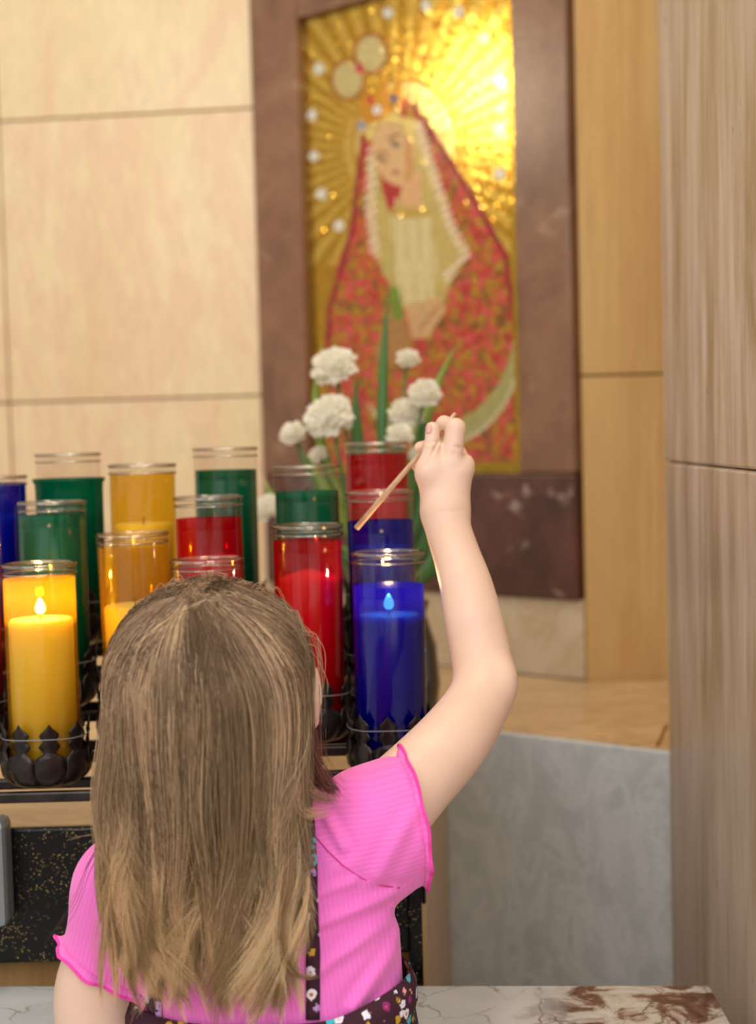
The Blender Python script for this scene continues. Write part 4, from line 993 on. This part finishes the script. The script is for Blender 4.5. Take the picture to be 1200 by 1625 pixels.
# --- hair
Hc = np.array(h_); AX = np.array([0.0700, 0.082, 0.0650]); HO = np.array([0, 0.0, 0.006])
wpole = np.array([-0.06, -0.50, 0.86]); wpole /= np.linalg.norm(wpole)
e1 = np.cross(wpole, [1, 0, 0]); e1 /= np.linalg.norm(e1); e2 = np.cross(wpole, e1)
WP = wpole.copy(); NB, NSUB, NS = 128, 3, 66
tip_x = [158, 200, 265, 315, 370, 450, 475, 505]; tip_y = [1545, 1568, 1588, 1606, 1600, 1592, 1530, 1392]
strands = []; cols = []; rads = []
def sstep(t): t = np.clip(t, 0, 1); return t * t * (3 - 2 * t)
M1, M2 = 7, 12
pal = np.array([[0.17, 0.112, 0.066], [0.36, 0.25, 0.152], [0.52, 0.38, 0.24], [0.84, 0.65, 0.43]])
for L in range(NB * NSUB):
    if L % NSUB == 0:       # a big lock: its sub-locks share direction, wave, colour and length
        psiB = rng.uniform(0, 2 * math.pi); layB = rng.uniform(0, 1); phB = rng.uniform(0, 6.28); wlB = rng.uniform(0.085, 0.15)
        ampB = rng.uniform(0.003, 0.0125); cB = rng.choice(4, p=[0.24, 0.34, 0.26, 0.16]); shB = rng.exponential(26) - 34; curlB = rng.normal(0, 0.009)
        poleB = np.array([rng.normal(0, 0.10), rng.normal(0, 0.08), 0]); ctrB = None; bowB = rng.normal(0, 0.004)
    psi = psiB + rng.normal(0, 0.10); layer = np.clip(layB + rng.normal(0, 0.08), 0, 1); s0L = rng.uniform(0.02, 1.1); ph = phB + rng.normal(0, 0.25); wl_ = wlB * rng.uniform(0.93, 1.07)
    amp = ampB * rng.uniform(0.8, 1.25); cidx = int(np.clip(cB + rng.choice([-1, 0, 0, 0, 1]), 0, 3)); shortv = shB + rng.exponential(14)
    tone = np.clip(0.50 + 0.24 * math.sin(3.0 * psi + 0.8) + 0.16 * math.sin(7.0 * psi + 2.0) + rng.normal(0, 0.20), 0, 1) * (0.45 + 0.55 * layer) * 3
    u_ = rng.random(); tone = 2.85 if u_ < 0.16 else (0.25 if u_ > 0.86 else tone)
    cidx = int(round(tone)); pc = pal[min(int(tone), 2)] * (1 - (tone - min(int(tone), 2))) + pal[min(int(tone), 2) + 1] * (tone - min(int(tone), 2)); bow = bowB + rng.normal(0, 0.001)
    dx_tip = rng.normal(0, 0.003); curl = curlB + rng.normal(0, 0.002); clump = rng.uniform(0.86, 0.985)
    n = NS + int(rng.integers(-10, 14))
    ps = psi + rng.normal(0, 0.11, n); s0 = np.clip(s0L + rng.normal(0, 0.16, n), 0.0, 1.35); lay = np.clip(layer + rng.normal(0, 0.09, n), 0, 1)
    wpole = WP + poleB + np.array([rng.normal(0, 0.02), rng.normal(0, 0.02), 0]); wpole /= np.linalg.norm(wpole); e1 = np.cross(wpole, [1, 0, 0]); e1 /= np.linalg.norm(e1); e2 = np.cross(wpole, e1)
    T = np.cos(ps)[:, None] * e1 + np.sin(ps)[:, None] * e2
    zl = -0.22 + rng.normal(0, 0.05, n)
    A_, B_ = wpole[2], T[:, 2]; Rr = np.hypot(A_, B_); se = np.arctan2(B_, A_) + np.arccos(np.clip(zl / Rr, -1, 1)); s0 = np.minimum(s0, se - 0.15)
    tt = np.linspace(0, 1, M1); S = s0[:, None] + (se - s0)[:, None] * tt
    Dv = np.cos(S)[..., None] * wpole + np.sin(S)[..., None] * T[:, None, :]
    al = np.arctan2(Dv[..., 0], -Dv[..., 1]); rh = np.hypot(Dv[..., 0], Dv[..., 1]); el = Dv[..., 2]
    wgt = sstep((0.75 - el) / 0.75); lim = np.where(al > 0, R(68), R(92)); aa = np.abs(al)
    a2 = np.where(aa > lim, lim + (aa - lim) * 0.10, aa); al = np.sign(al) * (aa * (1 - wgt) + a2 * wgt)
    Dv = np.stack([np.sin(al) * rh, -np.cos(al) * rh, el], -1)
    lift = (0.0015 + 0.0075 * lay)[:, None] * (0.35 + 0.65 * sstep(tt * 2.2))[None, :] + 0.0005 * np.sin(S * 9 + ph)
    Pk = Hc + HO + Dv * (AX + lift[..., None])
    pe = Pk[:, -1]; dxe = pe[:, 0] - Hc[0]
    xt = Hc[0] + np.where(dxe > 0, dxe * 0.50 + 0.008 * (dxe / 0.08), dxe * 0.79) + dx_tip
    xtp = CX + F_PX * xt / 0.98
    ty = np.interp(xtp, tip_x, tip_y) - shortv - rng.exponential(30, n) - 78 * (1 - lay) + 22
    yt = 0.962 + 0.020 * (1 - lay) + rng.normal(0, 0.002, n)
    zt_ = 1.25 - (ty - 706) / F_PX * 0.975
    t2 = np.linspace(0, 1, M2 + 1)[1:]
    x = pe[:, 0:1] + (xt - pe[:, 0])[:, None] * t2 ** 1.2; y = pe[:, 1:2] + (yt - pe[:, 1])[:, None] * sstep(t2 * 1.25); z = pe[:, 2:3] + (zt_ - pe[:, 2])[:, None] * t2
    if (np.abs(al[:, -1]).mean() > 1.2): pass
    ctr = x.mean(0, keepdims=True); cty = y.mean(0, keepdims=True); k_ = clump * sstep((t2 - 0.10) / 0.90) ** 1.2
    x = x + (ctr - x) * k_; y = y + (cty - y) * k_ * 0.8
    if ctrB is None: ctrB = x.mean(0, keepdims=True)
    x = x + (ctrB - x.mean(0, keepdims=True)) * 0.72 * sstep((t2 - 0.40) / 0.60)
    curl = curl + 0.008 * float(np.clip((-0.13 - xt.mean()) / 0.05, 0, 1))
    wv = bow * np.sin(math.pi * t2) + amp * (t2 ** 1.15) * np.sin(2 * math.pi * (pe[:, 2:3] - z) / wl_ + ph) + curl * t2 ** 4
    x = x + wv; y = y + 0.6 * amp * (t2 ** 1.5) * np.cos(2 * math.pi * (pe[:, 2:3] - z) / wl_ + ph) - np.abs(curl) * 0.3 * t2 ** 4
    Hg = np.stack([x, y, z], -1); Pts = np.concatenate([Pk, Hg], 1)
    jit_ = rng.normal(0, 0.00045, (n, 1, 3)); Pts = Pts + jit_
    strands.append(Pts)
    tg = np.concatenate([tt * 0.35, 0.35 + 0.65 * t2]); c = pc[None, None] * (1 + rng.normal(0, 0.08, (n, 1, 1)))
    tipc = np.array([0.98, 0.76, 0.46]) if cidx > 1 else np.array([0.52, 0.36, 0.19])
    pale_tip = 370 < xtp.mean() < 460 and cidx > 0; tipc = np.array([1.0, 0.82, 0.55]) if pale_tip else tipc  # locks right of the head centre get paler blond tips
    mixf = ((0.9 if pale_tip else 0.70) * sstep((tg - 0.55) / 0.45))[None, :, None]; ash = np.array([1.06, 0.98, 0.95]) * np.ones((1, len(tg), 3)); warm = np.array([1.10, 0.97, 0.84])
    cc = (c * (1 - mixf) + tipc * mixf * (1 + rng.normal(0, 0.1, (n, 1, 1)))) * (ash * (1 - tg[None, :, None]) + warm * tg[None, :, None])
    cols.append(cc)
M = M1 + M2
def extra(ctrl, n, spread, colr, tipspread=1.0, sink=0.022):
    ctrl = np.array([tuple(p) for p in ctrl]); ctrl[0, 1] += sink; u = np.linspace(0, 1, M) * (len(ctrl) - 1)
    # catmull-rom
    c0 = np.vstack([2 * ctrl[0] - ctrl[1], ctrl, 2 * ctrl[-1] - ctrl[-2]]); j = np.minimum(u.astype(int), len(ctrl) - 2); f = (u - j)[:, None]
    p0, p1, p2, p3 = c0[j], c0[j + 1], c0[j + 2], c0[j + 3]
    cur = 0.5 * (2 * p1 + (p2 - p0) * f + (2 * p0 - 5 * p1 + 4 * p2 - p3) * f ** 2 + (3 * p1 - p0 - 3 * p2 + p3) * f ** 3)
    o = rng.normal(0, spread, (n, 1, 3)); tw = np.linspace(1, tipspread, M)[None, :, None]; ln = rng.uniform(0.85, 1.0, n)
    idx = np.linspace(0, 1, M)[None] * ln[:, None] * (M - 1); i0 = np.minimum(idx.astype(int), M - 2); ff = (idx - i0)[..., None]
    cur2 = cur[i0] * (1 - ff) + cur[i0 + 1] * ff
    strands.append(cur2 + o * tw + 0.0006 * np.sin(np.linspace(0, 9, M)[None, :, None] + rng.uniform(0, 6, (n, 1, 3))))
    cols.append(np.array(colr)[None, None] * np.array([1.16, 0.96, 0.88]) * (1 + rng.normal(0, 0.15, (n, 1, 1))) * np.ones((1, M, 1)))
RED = (0.22, 0.095, 0.075); DKB = (0.15, 0.10, 0.062); LT = (0.62, 0.47, 0.28)
# locks from behind the right ear over the shoulder
extra([P(478, 1110, 0.995), P(482, 1180, 1.0), P(505, 1235, 1.0), P(530, 1262, 0.995)], 170, 0.0036, RED, 1.0)
extra([P(490, 1170, 1.01), P(500, 1215, 1.01), P(522, 1245, 1.0), P(534, 1258, 1.0)], 140, 0.0034, RED, 0.8)
extra([P(470, 1130, 0.985), P(478, 1220, 0.985), P(498, 1262, 0.98), P(540, 1270, 0.975)], 60, 0.002, (0.34, 0.23, 0.15), 1.0)
extra([P(470, 1120, 0.985), P(472, 1240, 0.98), P(480, 1290, 0.975), P(525, 1285, 0.97)], 45, 0.0018, LT, 1.4)
extra([P(480, 1120, 0.99), P(478, 1250, 0.98), P(486, 1330, 0.972), P(492, 1370, 0.97), P(478, 1388, 0.968)], 70, 0.0022, (0.36, 0.27, 0.17), 1.0)
extra([P(455, 1150, 0.97), P(462, 1380, 0.965), P(445, 1470, 0.962), P(466, 1545, 0.96), P(506, 1548, 0.96)], 60, 0.0017, (0.42, 0.31, 0.17), 0.8)
# flyaways
for k in range(36):
    a = rng.uniform(-2.3, -0.2); rx = rng.uniform(166, 176); x0, y0 = 335 + rx * math.cos(a) * 0.96, 1075 + (rx - 6) * math.sin(a)
    dr = rng.choice([-1, 1]); extra([P(335 + 0.8 * (x0 - 335), 1075 + 0.9 * (y0 - 1075), 1.02), P(x0, y0, 1.02), P(x0 + dr * rng.uniform(5, 30), y0 + rng.uniform(10, 50), 1.02), P(335 + 178 * (1 if x0 > 335 else -1) + rng.normal(0, 8), 1100 + rng.uniform(0, 80), 1.0)], 2, 0.0004, (0.55, 0.43, 0.28), 1.0, 0.0)
extra([P(168, 1330, 1.0), P(140, 1370, 1.0), P(118, 1430, 1.0), P(70, 1500, 0.99)], 4, 0.0016, DKB, 2.0)
extra([P(170, 1330, 1.0), P(150, 1322, 1.0), P(118, 1326, 1.0), P(104, 1332, 1.0)], 4, 0.0010, (0.4, 0.3, 0.2), 2.0)
ST = np.concatenate(strands); CO = np.concatenate(cols); NSt = len(ST)
# keep out of clothes and skin
fl = ST.reshape(-1, 3)
lowm = (np.tile(np.arange(M), NSt) >= M1 - 1)
for it in range(3):
    q = fl[lowm]; d = np.minimum(sf.sample(q), 0.05)
    inb = (q[:, 2] > 0.75) & (q[:, 2] < 1.01); need = np.where(inb, np.maximum(0.0035 - d, 0), 0)
    q[:, 1] -= need * 1.1; fl[lowm] = q
ST = fl.reshape(NSt, M, 3)
# smooth along strand after the push
for it in range(2): ST[:, 1:-1] = ST[:, 1:-1] * 0.5 + 0.25 * (ST[:, :-2] + ST[:, 2:])
tan = np.gradient(ST, axis=1); tan /= np.linalg.norm(tan, axis=2, keepdims=True) + 1e-9
ref = rng.normal(0, 1, (NSt, 1, 3)); n1 = np.cross(tan, ref); n1 /= np.linalg.norm(n1, axis=2, keepdims=True) + 1e-9; n2 = np.cross(tan, n1)
rad_ = 0.00022 * (1 - 0.75 * np.linspace(0, 1, M) ** 3)[None, :, None] * rng.uniform(0.7, 1.25, (NSt, 1, 1))
ringv = np.stack([ST + rad_ * (math.cos(a) * n1 + math.sin(a) * n2) for a in (0, 2.0944, 4.18879)], 2)   # NSt, M, 3, 3
VH = ringv.reshape(-1, 3); base = (np.arange(NSt) * M * 3)[:, None, None] + (np.arange(M - 1) * 3)[None, :, None]
FH = np.stack([np.stack([base + k, base + (k + 1) % 3, base + 3 + (k + 1) % 3, base + 3 + k], -1) for k in range(3)], 2).reshape(-1, 4)
hair = np_mesh('hair', VH, FH, M_HAIR, girl)
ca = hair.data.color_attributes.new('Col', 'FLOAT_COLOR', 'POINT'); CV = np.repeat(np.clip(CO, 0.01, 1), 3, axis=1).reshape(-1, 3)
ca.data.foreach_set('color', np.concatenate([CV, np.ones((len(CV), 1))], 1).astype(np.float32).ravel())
hair['kind'] = 'stuff'
# dense under layer of the hair: a cap over the skull, open over the face
bm = bmesh.new(); bmesh.ops.create_uvsphere(bm, u_segments=48, v_segments=32, radius=1.0)
bmesh.ops.delete(bm, geom=[v for v in bm.verts if (v.co.y > 0.25 and v.co.z < 0.55) or v.co.z < -0.55 or (v.co.y > -0.1 and v.co.z < -0.1)], context='VERTS')
for v in bm.verts: v.co = Vector(Hc + HO + np.array(v.co) * (AX + 0.0008))
obj('hair_cap', bm, M_HAIRCAP, girl, True)
print('strands', NSt)

# --- the taper in her hand
ta = HP(515, 178, 0.010); tb = HP(225, 512, 0.012); tc = P(566, 838, 1.285)
tp = [ta, ta.lerp(tb, 0.5), tb, tb.lerp(tc, 0.5), tc]
tag(tube('lighting_taper', tp, [0.0016, 0.0018, 0.0021, 0.0025, 0.0027], M_WOOD, None, 12), 'thin pale wooden taper held in the raised hand, pointing down left', 'stick')
